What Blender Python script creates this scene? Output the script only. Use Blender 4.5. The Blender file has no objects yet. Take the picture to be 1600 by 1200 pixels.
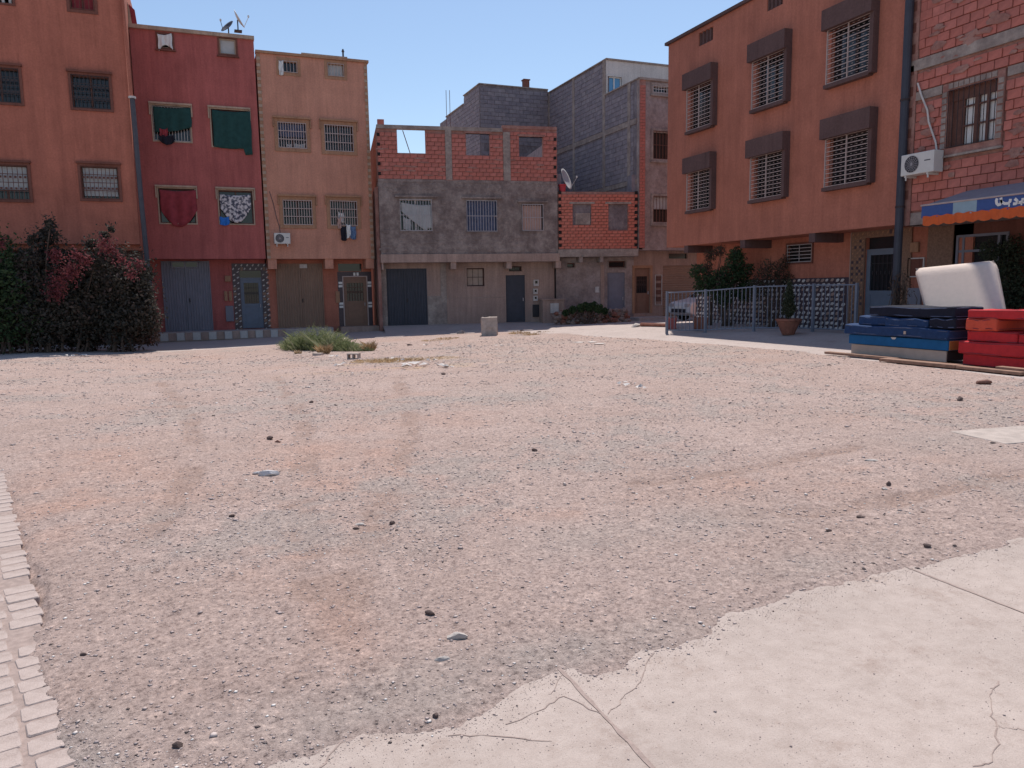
import bpy, bmesh, math, random
import numpy as np
from mathutils import Matrix, Vector
random.seed(7); RNG = np.random.default_rng(11)
SC = bpy.context.scene; COL = SC.collection
# ---------------------------------------------------------------- camera, sky, sun
FPX = 1180.0; EYE = 1.55
_y, _p, _r = math.radians(21.7), math.atan(150/1180), 0.016
FW = np.array([math.sin(_y)*math.cos(_p), math.cos(_y)*math.cos(_p), -math.sin(_p)])
_r0 = np.array([math.cos(_y), -math.sin(_y), 0.0]); _u0 = np.cross(_r0, FW)
RT = math.cos(_r)*_r0-math.sin(_r)*_u0; UP = math.sin(_r)*_r0+math.cos(_r)*_u0
EYEP = np.array([0, 0, EYE])
cam = bpy.data.cameras.new('camera'); camo = bpy.data.objects.new('camera', cam); COL.objects.link(camo)
cam.sensor_width = 36; cam.lens = FPX/1600*36; cam.clip_start = .05; cam.clip_end = 6000
camo.matrix_world = Matrix(((RT[0], UP[0], -FW[0], 0), (RT[1], UP[1], -FW[1], 0), (RT[2], UP[2], -FW[2], EYE), (0, 0, 0, 1)))
SC.camera = camo
SUNV = Vector((.25, .42, 1.0)).normalized()
SUN_EL = math.asin(SUNV.z); SUN_AZ = math.atan2(SUNV.x, SUNV.y)
w = bpy.data.worlds.new('World'); SC.world = w; w.use_nodes = True
nt = w.node_tree; bg = nt.nodes['Background']
sky = nt.nodes.new('ShaderNodeTexSky'); sky.sky_type = 'NISHITA'; sky.sun_disc = False
sky.sun_elevation = SUN_EL; sky.sun_rotation = SUN_AZ; sky.air_density = 1.1; sky.dust_density = .7; sky.ozone_density = 1.6; sky.altitude = 400
nt.links.new(sky.outputs[0], bg.inputs[0]); bg.inputs[1].default_value = .14
sl = bpy.data.lights.new('sun', 'SUN'); sl.energy = 4.9; sl.angle = math.radians(.55); sl.color = (1, .95, .88)
so = bpy.data.objects.new('sun', sl); COL.objects.link(so); so.rotation_euler = SUNV.to_track_quat('Z', 'Y').to_euler()
SC.view_settings.view_transform = 'Standard'; SC.view_settings.look = 'None'; SC.view_settings.exposure = 0.0; SC.view_settings.gamma = 1.0

# ---------------------------------------------------------------- helpers: pixel rays used to survey the place
def ray(x, y): return FW+(x-800)/FPX*RT-(y-600)/FPX*UP
def ss(a, b, t): t = np.clip((t-a)/(b-a), 0, 1); return t*t*(3-2*t)
def macro(x, y):
    """large-scale height of the street and the plot"""
    x = np.asarray(x, float); y = np.asarray(y, float)
    h = np.clip(.38-.02*np.clip(x, 0, 20)-.04*np.clip(-2-x, 0, 3), 0, .4)
    z = -h*ss(9, 27, y)*(1-ss(12.5, 15, x)*ss(28, 24, y))
    z = z+.15*ss(14.3, 15.8, x)*ss(29, 24, y)
    return z
def gt(px, py):
    d = ray(px, py); z = 0.0
    for _ in range(25):
        p = EYEP+d*((z-EYE)/d[2]); z = .5*z+.5*float(macro(p[0], p[1]))
    return p
def vn(x, y, seed=0):
    x = np.asarray(x, float)+seed*17.31; y = np.asarray(y, float)-seed*9.77
    xi = np.floor(x).astype(np.int64); yi = np.floor(y).astype(np.int64); fx = x-xi; fy = y-yi
    fx = fx*fx*(3-2*fx); fy = fy*fy*(3-2*fy)
    def h(a, b):
        n = (a*374761393+b*668265263+seed*974634777) & 0xffffffff
        n = ((n ^ (n >> 13))*1274126177) & 0xffffffff
        return ((n ^ (n >> 16)) & 0xffff)/65535.0
    return (h(xi, yi)*(1-fx)+h(xi+1, yi)*fx)*(1-fy)+(h(xi, yi+1)*(1-fx)+h(xi+1, yi+1)*fx)*fy
def fbm(x, y, o=4, seed=0):
    s = 0; a = .5; t = 0
    for i in range(o):
        s = s+a*vn(x*2**i, y*2**i, seed+i); t += a; a *= .5
    return s/t

# ---------------------------------------------------------------- materials
M = {}
def nodes_of(name):
    m = bpy.data.materials.new(name); m.use_nodes = True; M[name] = m
    t = m.node_tree; return m, t, t.nodes, t.links, t.nodes['Principled BSDF']
def rgba(c): return (c[0], c[1], c[2], 1)
def ramp(N, L, src, stops):
    r = N.new('ShaderNodeValToRGB'); e = r.color_ramp.elements
    e[0].position, e[0].color = stops[0][0], rgba(stops[0][1]); e[1].position, e[1].color = stops[-1][0], rgba(stops[-1][1])
    for p, c in stops[1:-1]:
        q = e.new(p); q.color = rgba(c)
    L.new(src, r.inputs[0]); return r.outputs[0]
def noise(N, L, co, scale, detail=4, rough=.6, vec=(1, 1, 1)):
    mp = N.new('ShaderNodeMapping'); mp.inputs['Scale'].default_value = vec; L.new(co, mp.inputs[0])
    n = N.new('ShaderNodeTexNoise'); n.inputs['Scale'].default_value = scale; n.inputs['Detail'].default_value = detail; n.inputs['Roughness'].default_value = rough
    L.new(mp.outputs[0], n.inputs['Vector']); return n.outputs[0]
def mix(N, L, f, a, b, mode='MIX'):
    m = N.new('ShaderNodeMix'); m.data_type = 'RGBA'; m.blend_type = mode
    if isinstance(f, (int, float)): m.inputs[0].default_value = f
    else: L.new(f, m.inputs[0])
    for s, v in ((6, a), (7, b)):
        if isinstance(v, tuple): m.inputs[s].default_value = rgba(v)
        else: L.new(v, m.inputs[s])
    return m.outputs[2]
def bump(N, L, b, h, strength, dist):
    q = N.new('ShaderNodeBump'); q.inputs['Strength'].default_value = strength; q.inputs['Distance'].default_value = dist
    L.new(h, q.inputs['Height']); L.new(q.outputs[0], b.inputs['Normal'])
def flat(name, c, rough=.7, metal=0.0, var=.12, scale=6.0, bmp=0.0, spec=.3):
    m, t, N, L, b = nodes_of(name)
    tc = N.new('ShaderNodeTexCoord').outputs['Object']
    n = noise(N, L, tc, scale, 5, .65)
    k = tuple(x*(1-var) for x in c); g = tuple(min(1, x*(1+var)) for x in c)
    L.new(ramp(N, L, n, [(.3, k), (.7, g)]), b.inputs['Base Color'])
    b.inputs['Roughness'].default_value = rough; b.inputs['Metallic'].default_value = metal; b.inputs['Specular IOR Level'].default_value = spec
    if bmp: bump(N, L, b, noise(N, L, tc, scale*8, 4), .6, bmp)
    return m
def plaster(name, c, var=.16, streak=.35, bmp=.004, grit=45, blot=.9):
    m, t, N, L, b = nodes_of(name)
    tc = N.new('ShaderNodeTexCoord').outputs['Object']
    big = noise(N, L, tc, blot, 6, .65)
    k = tuple(x*(1-var) for x in c); g = tuple(min(1, x*(1+var)) for x in c)
    col = ramp(N, L, big, [(.28, k), (.5, c), (.74, g)])
    st = noise(N, L, tc, 3.0, 5, .7, (1, 1, .09))
    stc = ramp(N, L, st, [(.38, (1, 1, 1)), (.72, (1-streak, 1-streak, 1-streak*.9))])
    col = mix(N, L, 1.0, col, stc, 'MULTIPLY')
    s2 = noise(N, L, tc, 8.0, 4, .75, (1, 1, .05)); col = mix(N, L, 1.0, col, ramp(N, L, s2, [(.36, (1.04, 1.04, 1.04)), (.6, (.97, .96, .95)), (.72, (.74, .72, .72))]), 'MULTIPLY')
    sp = noise(N, L, tc, 16, 3, .7)
    col = mix(N, L, 1.0, col, ramp(N, L, sp, [(.35, (.88, .88, .88)), (.65, (1.06, 1.06, 1.06))]), 'MULTIPLY')
    L.new(col, b.inputs['Base Color']); b.inputs['Roughness'].default_value = .92; b.inputs['Specular IOR Level'].default_value = .15
    bump(N, L, b, noise(N, L, tc, grit, 3, .6), .8, bmp)
    return m
def rough_cement(name, c, c2, scale=1.6, bmp=.012):
    m, t, N, L, b = nodes_of(name)
    tc = N.new('ShaderNodeTexCoord').outputs['Object']
    a = noise(N, L, tc, scale, 8, .72); a2 = noise(N, L, tc, 7, 6, .75); a3 = noise(N, L, tc, 2.2, 5, .7, (1, 1, .3))
    k = tuple(x*.72 for x in c)
    col = ramp(N, L, a, [(.3, k), (.46, c), (.56, c2), (.72, tuple(x*1.25 for x in c2))])
    col = mix(N, L, 1.0, col, ramp(N, L, a2, [(.3, (.7, .7, .72)), (.7, (1.15, 1.13, 1.1))]), 'MULTIPLY')
    col = mix(N, L, 1.0, col, ramp(N, L, a3, [(.35, (1, 1, 1)), (.7, (.8, .78, .78))]), 'MULTIPLY')
    L.new(col, b.inputs['Base Color']); b.inputs['Roughness'].default_value = .95; b.inputs['Specular IOR Level'].default_value = .1
    bump(N, L, b, a2, .9, bmp)
    return m
plaster('terracotta plaster', (.455, .163, .112), streak=.25)
plaster('maroon plaster', (.45, .135, .12), streak=.3)
plaster('salmon plaster', (.58, .285, .20), streak=.2)
plaster('orange plaster', (.46, .175, .118), streak=.2)
plaster('cream trim', (.48, .36, .27), streak=.3)
plaster('brown trim', (.20, .085, .065), streak=.2)
plaster('ochre trim', (.42, .24, .15), streak=.2)
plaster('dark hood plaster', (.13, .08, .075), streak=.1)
plaster('pale render', (.42, .30, .25), streak=.35)
plaster('white plaster', (.62, .58, .55), streak=.15)
rough_cement('grey cement', (.25, .20, .185), (.34, .285, .26))
rough_cement('beam cement', (.34, .28, .25), (.40, .34, .30))
rough_cement('mortar', (.38, .19, .155), (.41, .235, .195))
rough_cement('tall house cement', (.34, .27, .25), (.40, .33, .31), 1.1)
rough_cement('block mortar', (.22, .19, .20), (.27, .24, .25))
for i, c in enumerate([(.47, .165, .13), (.44, .155, .122), (.49, .18, .145), (.42, .155, .125)]):
    flat('red brick %d' % i, c, .9, var=.2, scale=5, bmp=.003, spec=.1)
for i, c in enumerate([(.53, .175, .125), (.51, .165, .12), (.55, .19, .14)]):
    flat('orange brick %d' % i, c, .9, var=.2, scale=5, bmp=.003, spec=.1)
for i, c in enumerate([(.245, .215, .235), (.265, .235, .25), (.225, .20, .22)]):
    flat('grey block %d' % i, c, .95, var=.2, scale=4, bmp=.004, spec=.1)
flat('dark room', (.02, .018, .018), .9)
m, t, N, L, b = nodes_of('dark glass'); b.inputs['Base Color'].default_value = (.02, .022, .025, 1); b.inputs['Roughness'].default_value = .12
m, t, N, L, b = nodes_of('blue glass'); b.inputs['Base Color'].default_value = (.12, .32, .55, 1); b.inputs['Roughness'].default_value = .1
flat('cream iron', (.46, .36, .33), .6, var=.1)
flat('grey iron', (.40, .37, .38), .5, var=.1)
flat('dark iron', (.05, .035, .035), .6)
flat('rust iron', (.14, .06, .045), .8)
flat('brown wood', (.13, .06, .045), .6, var=.25, scale=9)
flat('blue metal', (.135, .165, .215), .5, var=.12, scale=3)
flat('blue grey metal', (.19, .19, .23), .5, var=.1, scale=3)
flat('khaki metal', (.27, .17, .12), .55, var=.12, scale=2)
flat('dark blue metal', (.048, .052, .07), .5, var=.15, scale=3)
flat('fence blue', (.19, .21, .26), .5, var=.1)
flat('brown door', (.23, .13, .09), .5, var=.12)
flat('black metal', (.03, .028, .034), .5)
flat('pipe grey', (.075, .075, .09), .6, var=.15)
flat('white plastic', (.62, .60, .56), .45, var=.05)
flat('white paint', (.75, .72, .68), .6, var=.06)
flat('grille black', (.03, .03, .035), .6)
flat('dish grey', (.42, .41, .42), .5)
flat('green cloth', (.02, .065, .06), .95, var=.2, scale=5)
flat('red cloth', (.28, .045, .055), .95, var=.25, scale=4)
flat('white cloth', (.70, .70, .68), .95, var=.05)
flat('blue cloth', (.12, .19, .32), .95, var=.3, scale=6)
flat('black cloth', (.02, .02, .03), .95)
flat('bright blue', (.03, .17, .55), .8)
flat('pink curtain', (.50, .33, .28), .95, var=.1)
flat('slate blue curtain', (.09, .11, .18), .95, var=.3)
flat('net curtain', (.45, .46, .46), .95, var=.15, scale=3)
m, t, N, L, b = nodes_of('patterned cloth')
n = noise(N, L, N.new('ShaderNodeTexCoord').outputs['Object'], 9, 2, .5)
L.new(ramp(N, L, n, [(.42, (.05, .05, .08)), (.5, (.3, .28, .3)), (.56, (.6, .55, .55))]), b.inputs['Base Color'])
flat('beige board', (.46, .36, .30), .75, var=.08)
flat('navy fabric', (.018, .045, .12), .9, var=.2, scale=14, bmp=.003)
flat('blue fabric', (.012, .105, .26), .85, var=.12, scale=8, bmp=.002)
flat('midnight fabric', (.012, .014, .028), .9, var=.2, scale=14, bmp=.003)
flat('red fabric', (.52, .03, .035), .85, var=.12, scale=10, bmp=.002)
flat('orange red fabric', (.62, .09, .05), .85, var=.12, scale=10, bmp=.002)
flat('mattress ticking', (.66, .54, .47), .9, var=.04, scale=12, bmp=.012)
flat('orange board', (.42, .16, .05), .8)
flat('plank wood', (.27, .16, .115), .85, var=.3, scale=8, bmp=.003)
flat('pale concrete block', (.42, .35, .31), .95, var=.2, scale=7, bmp=.01)
flat('terracotta pot', (.24, .10, .07), .9, var=.25)
flat('awning canvas grey', (.27, .23, .25), .9, var=.1)
flat('awning orange', (.60, .12, .035), .9, var=.1)
flat('awning blue', (.055, .10, .27), .85, var=.08)
flat('awning pale blue', (.28, .38, .44), .85, var=.08)
flat('tyre rubber', (.02, .02, .02), .8)
flat('car white', (.62, .62, .64), .3, spec=.5, var=.03)
flat('rubble stone', (.28, .20, .17), .95, var=.35, scale=5, bmp=.01)
flat('bark', (.10, .07, .055), .95, var=.3, scale=12, bmp=.01)
flat('tile white', (.50, .47, .45), .35, var=.1, scale=20)
flat('tile dark', (.07, .05, .06), .35, var=.2, scale=20)
flat('tile brown', (.22, .13, .09), .4, var=.3, scale=20)
def leafmat(name, stops, attr='tone', thin=.35):
    m, t, N, L, b = nodes_of(name)
    a = N.new('ShaderNodeAttribute'); a.attribute_name = attr
    L.new(ramp(N, L, a.outputs['Fac'], stops), b.inputs['Base Color'])
    b.inputs['Roughness'].default_value = .75; b.inputs['Specular IOR Level'].default_value = .2
    if thin:
        tr = N.new('ShaderNodeBsdfTranslucent'); L.new(b.inputs['Base Color'].links[0].from_socket, tr.inputs[0]); mx = N.new('ShaderNodeMixShader'); mx.inputs[0].default_value = thin
        L.new(b.outputs[0], mx.inputs[1]); L.new(tr.outputs[0], mx.inputs[2]); L.new(mx.outputs[0], N['Material Output'].inputs[0])
    return m
leafmat('bougainvillea leaves', [(0, (.035, .035, .03)), (.5, (.06, .057, .047)), (.8, (.09, .07, .06)), (1, (.15, .10, .09))], thin=.2)
leafmat('bougainvillea blossom', [(0, (.12, .035, .04)), (1, (.25, .07, .08))])
leafmat('dry twig leaves', [(0, (.06, .04, .035)), (1, (.14, .085, .06))])
leafmat('green leaves', [(0, (.03, .055, .025)), (.7, (.06, .10, .045)), (1, (.10, .14, .06))])
leafmat('olive leaves', [(0, (.04, .05, .035)), (.7, (.07, .085, .05)), (1, (.13, .12, .08))])
leafmat('weed green', [(0, (.12, .15, .06)), (.55, (.24, .27, .13)), (1, (.48, .45, .30))])
leafmat('straw', [(0, (.30, .19, .10)), (.6, (.46, .32, .18)), (1, (.58, .46, .32))])
leafmat('gravel stones', [(0, (.10, .075, .07)), (.06, (.16, .12, .11)), (.09, (.33, .27, .26)), (.4, (.44, .345, .32)), (.75, (.53, .41, .365)), (.93, (.60, .51, .47)), (1, (.75, .71, .67))], thin=0)
# plot earth: colour follows soil attributes, grain from noise
m, t, N, L, b = nodes_of('bare earth')
tc = N.new('ShaderNodeTexCoord').outputs['Object']
def attr(n):
    a = N.new('ShaderNodeAttribute'); a.attribute_name = n; return a.outputs['Fac']
n1 = noise(N, L, tc, .7, 8, .7); n2 = noise(N, L, tc, 42, 6, .8); n3 = noise(N, L, tc, 6, 7, .75); n4 = noise(N, L, tc, 140, 4, .8)
col = ramp(N, L, n1, [(.3, (.395, .292, .252)), (.5, (.43, .325, .285)), (.7, (.465, .36, .32))])
col = mix(N, L, attr('red'), col, (.45, .30, .245))
col = mix(N, L, attr('track'), col, (.335, .235, .195))
col = mix(N, L, attr('grey'), col, (.385, .318, .285))
col = mix(N, L, attr('straw'), col, (.52, .37, .22))
col = mix(N, L, 1.0, col, ramp(N, L, n3, [(.3, (.86, .86, .87)), (.7, (1.12, 1.11, 1.10))]), 'MULTIPLY')
n5 = noise(N, L, tc, 17, 5, .85)
col = mix(N, L, 1.0, col, ramp(N, L, n2, [(.34, (.36, .34, .35)), (.46, (.86, .85, .85)), (.58, (1.08, 1.08, 1.08)), (.68, (1.6, 1.57, 1.52))]), 'MULTIPLY')
col = mix(N, L, 1.0, col, ramp(N, L, n5, [(.32, (.5, .48, .5)), (.42, (.92, .92, .92)), (.60, (1.06, 1.06, 1.06)), (.68, (1.4, 1.36, 1.3))]), 'MULTIPLY')
L.new(col, b.inputs['Base Color']); b.inputs['Roughness'].default_value = .97; b.inputs['Specular IOR Level'].default_value = .1
ad = N.new('ShaderNodeMath'); ad.operation = 'ADD'; L.new(n2, ad.inputs[0]); L.new(n4, ad.inputs[1])
bump(N, L, b, ad.outputs[0], .75, .011)
def concrete(name, c, speck=.5):
    m, t, N, L, b = nodes_of(name)
    tc = N.new('ShaderNodeTexCoord').outputs['Object']
    n1 = noise(N, L, tc, .9, 7, .65); n2 = noise(N, L, tc, 90, 4, .8); n3 = noise(N, L, tc, 11, 6, .75)
    col = ramp(N, L, n1, [(.3, tuple(x*.9 for x in c)), (.5, c), (.7, tuple(x*1.06 for x in c))])
    col = mix(N, L, 1.0, col, ramp(N, L, n2, [(.27, (1-speck,)*3), (.38, (.96, .96, .96)), (.7, (1.04, 1.04, 1.04))]), 'MULTIPLY')
    col = mix(N, L, 1.0, col, ramp(N, L, n3, [(.3, (.86, .84, .83)), (.6, (1.03, 1.03, 1.03))]), 'MULTIPLY')
    n4 = noise(N, L, tc, 210, 2, .5); col = mix(N, L, 1.0, col, ramp(N, L, n4, [(.26, (1-speck*1.1,)*3), (.34, (.95, .95, .95)), (.5, (1, 1, 1)), (.72, (1.08, 1.08, 1.08))]), 'MULTIPLY')
    n6 = noise(N, L, tc, 2.6, 8, .8); col = mix(N, L, 1.0, col, ramp(N, L, n6, [(.34, (.84, .80, .78)), (.46, (1, 1, 1)), (.7, (1.02, 1.02, 1.02))]), 'MULTIPLY')
    L.new(col, b.inputs['Base Color']); b.inputs['Roughness'].default_value = .9; b.inputs['Specular IOR Level'].default_value = .2
    bump(N, L, b, n2, .5, .006)
concrete('street concrete', (.45, .375, .345), .3)
concrete('slab concrete', (.43, .352, .312), .6)
concrete('paver concrete', (.43, .345, .31), .5)
flat('joint dirt', (.33, .25, .22), .95, var=.2, scale=30, bmp=.004)

# ---------------------------------------------------------------- mesh builders
class MB:
    def __init__(s): s.v = []; s.f = []; s.m = []; s.mi = 0
    def add(s, vs, fs):
        n = len(s.v); s.v.extend([tuple(p) for p in vs])
        for f in fs: s.f.append(tuple(i+n for i in f)); s.m.append(s.mi)
        return s
    def box(s, x0, x1, y0, y1, z0, z1):
        x0, x1 = sorted((x0, x1)); y0, y1 = sorted((y0, y1)); z0, z1 = sorted((z0, z1))
        return s.add([(x0, y0, z0), (x1, y0, z0), (x1, y1, z0), (x0, y1, z0), (x0, y0, z1), (x1, y0, z1), (x1, y1, z1), (x0, y1, z1)],
                     [(3, 2, 1, 0), (4, 5, 6, 7), (0, 1, 5, 4), (1, 2, 6, 5), (2, 3, 7, 6), (3, 0, 4, 7)])
    def tube(s, p, q, r, n=6, r2=None):
        p = Vector(p); q = Vector(q); d = (q-p).normalized(); a = d.orthogonal().normalized(); c = d.cross(a); r2 = r if r2 is None else r2
        vs = [p+(a*math.cos(2*math.pi*i/n)+c*math.sin(2*math.pi*i/n))*r for i in range(n)]+[q+(a*math.cos(2*math.pi*i/n)+c*math.sin(2*math.pi*i/n))*r2 for i in range(n)]
        return s.add(vs, [(i, (i+1) % n, n+(i+1) % n, n+i) for i in range(n)]+[tuple(range(n))[::-1], tuple(range(n, 2*n))])
    def path(s, pts, r, n=6):
        for a, b_ in zip(pts[:-1], pts[1:]): s.tube(a, b_, r, n)
        return s
    def prism(s, pts, y0, y1, ax='y'):
        """outline pts (a,b) extruded along ax"""
        n = len(pts); tr = {'y': lambda a, b_, c: (a, c, b_), 'x': lambda a, b_, c: (c, a, b_), 'z': lambda a, b_, c: (a, b_, c)}[ax]
        vs = [tr(a, b_, y0) for a, b_ in pts]+[tr(a, b_, y1) for a, b_ in pts]
        return s.add(vs, [tuple(range(n)), tuple(range(n, 2*n))[::-1]]+[(i, i+n, (i+1) % n+n, (i+1) % n) for i in range(n)])
    def wall(s, x0, x1, z0, z1, y0, y1, holes):
        """slab from y0 (front) to y1 with real rectangular openings and reveals"""
        hs = [(max(a, x0), min(b_, x1), max(c, z0), min(d, z1)) for a, b_, c, d in holes]
        hs = [h for h in hs if h[1] > h[0] and h[3] > h[2]]
        X = sorted({x0, x1, *[h[0] for h in hs], *[h[1] for h in hs]}); Z = sorted({z0, z1, *[h[2] for h in hs], *[h[3] for h in hs]})
        def solid(i, j):
            if i < 0 or j < 0 or i >= len(X)-1 or j >= len(Z)-1: return False
            cx, cz = (X[i]+X[i+1])/2, (Z[j]+Z[j+1])/2
            return not any(a < cx < b_ and c < cz < d for a, b_, c, d in hs)
        for i in range(len(X)-1):
            for j in range(len(Z)-1):
                if not solid(i, j): continue
                a, b_, c, d = X[i], X[i+1], Z[j], Z[j+1]
                s.add([(a, y0, c), (b_, y0, c), (b_, y0, d), (a, y0, d)], [(0, 1, 2, 3)]); s.add([(a, y1, c), (b_, y1, c), (b_, y1, d), (a, y1, d)], [(3, 2, 1, 0)])
                if not solid(i-1, j): s.add([(a, y0, c), (a, y0, d), (a, y1, d), (a, y1, c)], [(0, 1, 2, 3)])
                if not solid(i+1, j): s.add([(b_, y0, c), (b_, y1, c), (b_, y1, d), (b_, y0, d)], [(0, 1, 2, 3)])
                if not solid(i, j-1): s.add([(a, y0, c), (a, y1, c), (b_, y1, c), (b_, y0, c)], [(0, 1, 2, 3)])
                if not solid(i, j+1): s.add([(a, y0, d), (b_, y0, d), (b_, y1, d), (a, y1, d)], [(0, 1, 2, 3)])
        return s
    def frame(s, r, wd, y0, y1, bottom=True):
        x0, x1, z0, z1 = r
        s.box(x0-wd, x0, y0, y1, z0, z1+wd); s.box(x1, x1+wd, y0, y1, z0, z1+wd); s.box(x0, x1, y0, y1, z1, z1+wd)
        if bottom: s.box(x0-wd, x1+wd, y0, y1, z0-wd, z0)
        return s
    def build(s, name, mats, parent=None, smooth=False, bevel=0):
        me = bpy.data.meshes.new(name); me.from_pydata(s.v, [], s.f)
        if not isinstance(mats, (list, tuple)): mats = [mats]
        for q in mats: me.materials.append(M[q])
        if len(mats) > 1: me.polygons.foreach_set('material_index', s.m)
        me.update()
        if smooth: me.polygons.foreach_set('use_smooth', [True]*len(me.polygons))
        o = bpy.data.objects.new(name, me); COL.objects.link(o)
        if parent: o.parent = parent
        if bevel:
            bv = o.modifiers.new('edge', 'BEVEL'); bv.width = bevel; bv.segments = 2; bv.limit_method = 'ANGLE'
        return o
def npmesh(name, V, Fq, mat, parent=None, tone=None, smooth=False):
    """fast mesh from arrays; Fq is (n,k)"""
    me = bpy.data.meshes.new(name); n, k = Fq.shape
    me.vertices.add(len(V)); me.vertices.foreach_set('co', np.asarray(V, np.float32).ravel())
    me.loops.add(n*k); me.loops.foreach_set('vertex_index', Fq.astype(np.int32).ravel())
    me.polygons.add(n); me.polygons.foreach_set('loop_start', np.arange(0, n*k, k, dtype=np.int32)); me.polygons.foreach_set('loop_total', np.full(n, k, np.int32))
    if smooth: me.polygons.foreach_set('use_smooth', np.ones(n, bool))
    me.update(calc_edges=True)
    if tone is not None:
        for nm, arr in (tone.items() if isinstance(tone, dict) else {'tone': tone}.items()):
            a = me.attributes.new(nm, 'FLOAT', 'POINT'); a.data.foreach_set('value', np.asarray(arr, np.float32))
    me.materials.append(M[mat])
    o = bpy.data.objects.new(name, me); COL.objects.link(o)
    if parent: o.parent = parent
    return o
def tag(o, label=None, cat=None, group=None, kind=None):
    if label: o['label'] = label
    if cat: o['category'] = cat
    if group: o['group'] = group
    if kind: o['kind'] = kind
    return o
def thing(name, label, cat, loc=(0, 0, 0), rz=0, group=None):
    o = bpy.data.objects.new(name, None); COL.objects.link(o); o.location = loc; o.rotation_euler = (0, 0, rz); o.empty_display_size = .2
    return tag(o, label, cat, group)
class Fac:
    """frame of a facade: local x runs right along it, local y goes inward, z up"""
    def __init__(s, P, d):
        s.P = np.array([P[0], P[1], 0.0]); d = np.array([d[0], d[1], 0.0]); s.d = d/np.linalg.norm(d); s.n = np.array([-s.d[1], s.d[0], 0])
        s.rz = math.atan2(s.d[1], s.d[0])
    def l(s, px, py, y=0.0):
        v = ray(px, py); t = ((s.P-EYEP)@s.n+y)/(v@s.n); q = EYEP+v*t-s.P
        return q@s.d, q[2]
    def r(s, x0, y0, x1, y1, y=0.0):
        a = s.l(x0, y0, y); c = s.l(x1, y1, y); return (a[0], c[0], c[1], a[1])
    def w(s, x, y, z): q = s.P+s.d*x+s.n*y; return (q[0], q[1], z)
    def house(s, name, label, cat='house'): return thing(name, label, cat, (s.P[0], s.P[1], 0), s.rz)
def window(H, r, y=0.0, sash='brown wood', pane='dark glass', surround=None, sw=.06, proud=.04, hood=None, hood_p=.12, hood_w=.08, drop=0, grille=None, gm='cream iron', gy=-.03, nv=9, nh=3, sill=None, recess=.14, curtain=None, mull=1, label=None, gr=.009):
    x0, x1, z0, z1 = r
    b_ = MB(); yy = y+recess
    b_.frame((x0+.045, x1-.045, z0+.045, z1-.045), .045, yy-.03, yy+.03)
    for i in range(mull):
        c = x0+(x1-x0)*(i+1)/(mull+1); b_.box(c-.025, c+.025, yy-.025, yy+.025, z0+.04, z1-.04)
    W = b_.build('window', sash, H)
    if label: W['label'] = label
    MB().box(x0+.01, x1-.01, yy+.035, yy+.045, z0+.01, z1-.01).build('pane', pane, W)
    if surround: MB().frame(r, sw, y-proud, y+.05).build('surround', surround, W)
    if hood:
        q = MB().box(x0-sw-hood_w, x1+sw+hood_w, y-hood_p, y, z1+sw, z1+sw+.07)
        if drop:
            q.box(x0-sw-hood_w, x0-sw-.01, y-hood_p*.7, y, z1+sw-drop, z1+sw-.002); q.box(x1+sw+.01, x1+sw+hood_w, y-hood_p*.7, y, z1+sw-drop, z1+sw-.002)
        q.build('lintel', hood, W)
    if sill: MB().box(x0-sw-.04, x1+sw+.04, y-proud-.06, y+.03, z0-sw-.05, z0-sw-.002).build('sill', sill, W)
    if grille:
        g = MB(); yg = y+gy
        for i in range(nv+1):
            xx = x0+.02+(x1-x0-.04)*i/nv; g.box(xx-gr, xx+gr, yg-.008, yg+.008, z0+.01, z1-.01)
        for j in range(nh+1):
            zz = z0+.02+(z1-z0-.04)*j/nh; g.box(x0+.005, x1-.005, yg-.02, yg-.009, zz-gr*1.2, zz+gr*1.2)
        if grille == 'scroll':
            for i in range(nv):
                xx = x0+.02+(x1-x0-.04)*(i+.5)/nv
                for zc in (.33, .66):
                    zz = z0+(z1-z0)*zc; g.box(xx-.035, xx+.035, yg-.006, yg+.006, zz-.035, zz+.035)
        g.build('grille', gm, W)
    if curtain: MB().box(x0+.06, x1-.06, yy-.05, yy-.04, z0+(z1-z0)*curtain[1], z1-.05).build('curtain_panel', curtain[0], W)
    return W
def ribbed(H, name, r, y, mat, pitch=.09, extra=None, label=None):
    """door leaf of folded sheet metal: ribs are real folds"""
    x0, x1, z0, z1 = r; n = max(4, int((x1-x0)/pitch)); b_ = MB()
    for i in range(n):
        a = x0+(x1-x0)*i/n; c = x0+(x1-x0)*(i+1)/n; mid = (c-a)
        b_.add([(a, y, z0), (a+mid*.45, y, z0), (a+mid*.55, y+.022, z0), (a+mid*.9, y+.022, z0), (c, y, z0), (a, y, z1), (a+mid*.45, y, z1), (a+mid*.55, y+.022, z1), (a+mid*.9, y+.022, z1), (c, y, z1)],
               [(0, 1, 6, 5), (1, 2, 7, 6), (2, 3, 8, 7), (3, 4, 9, 8)])
    o = b_.build(name, mat, H)
    if label: o['label'] = label
    f = MB().frame((x0+.04, x1-.04, z0+.04, z1-.04), .04, y-.03, y-.004)
    f.box((x0+x1)/2-.03, (x0+x1)/2+.03, y-.028, y-.004, z0+.04, z1-.04); f.build('door_frame', mat, o)
    MB().box((x0+x1)/2+.06, (x0+x1)/2+.1, y-.06, y-.002, z0+(z1-z0)*.42, z0+(z1-z0)*.42+.16).build('handle', 'dark iron', o)
    return o
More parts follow.
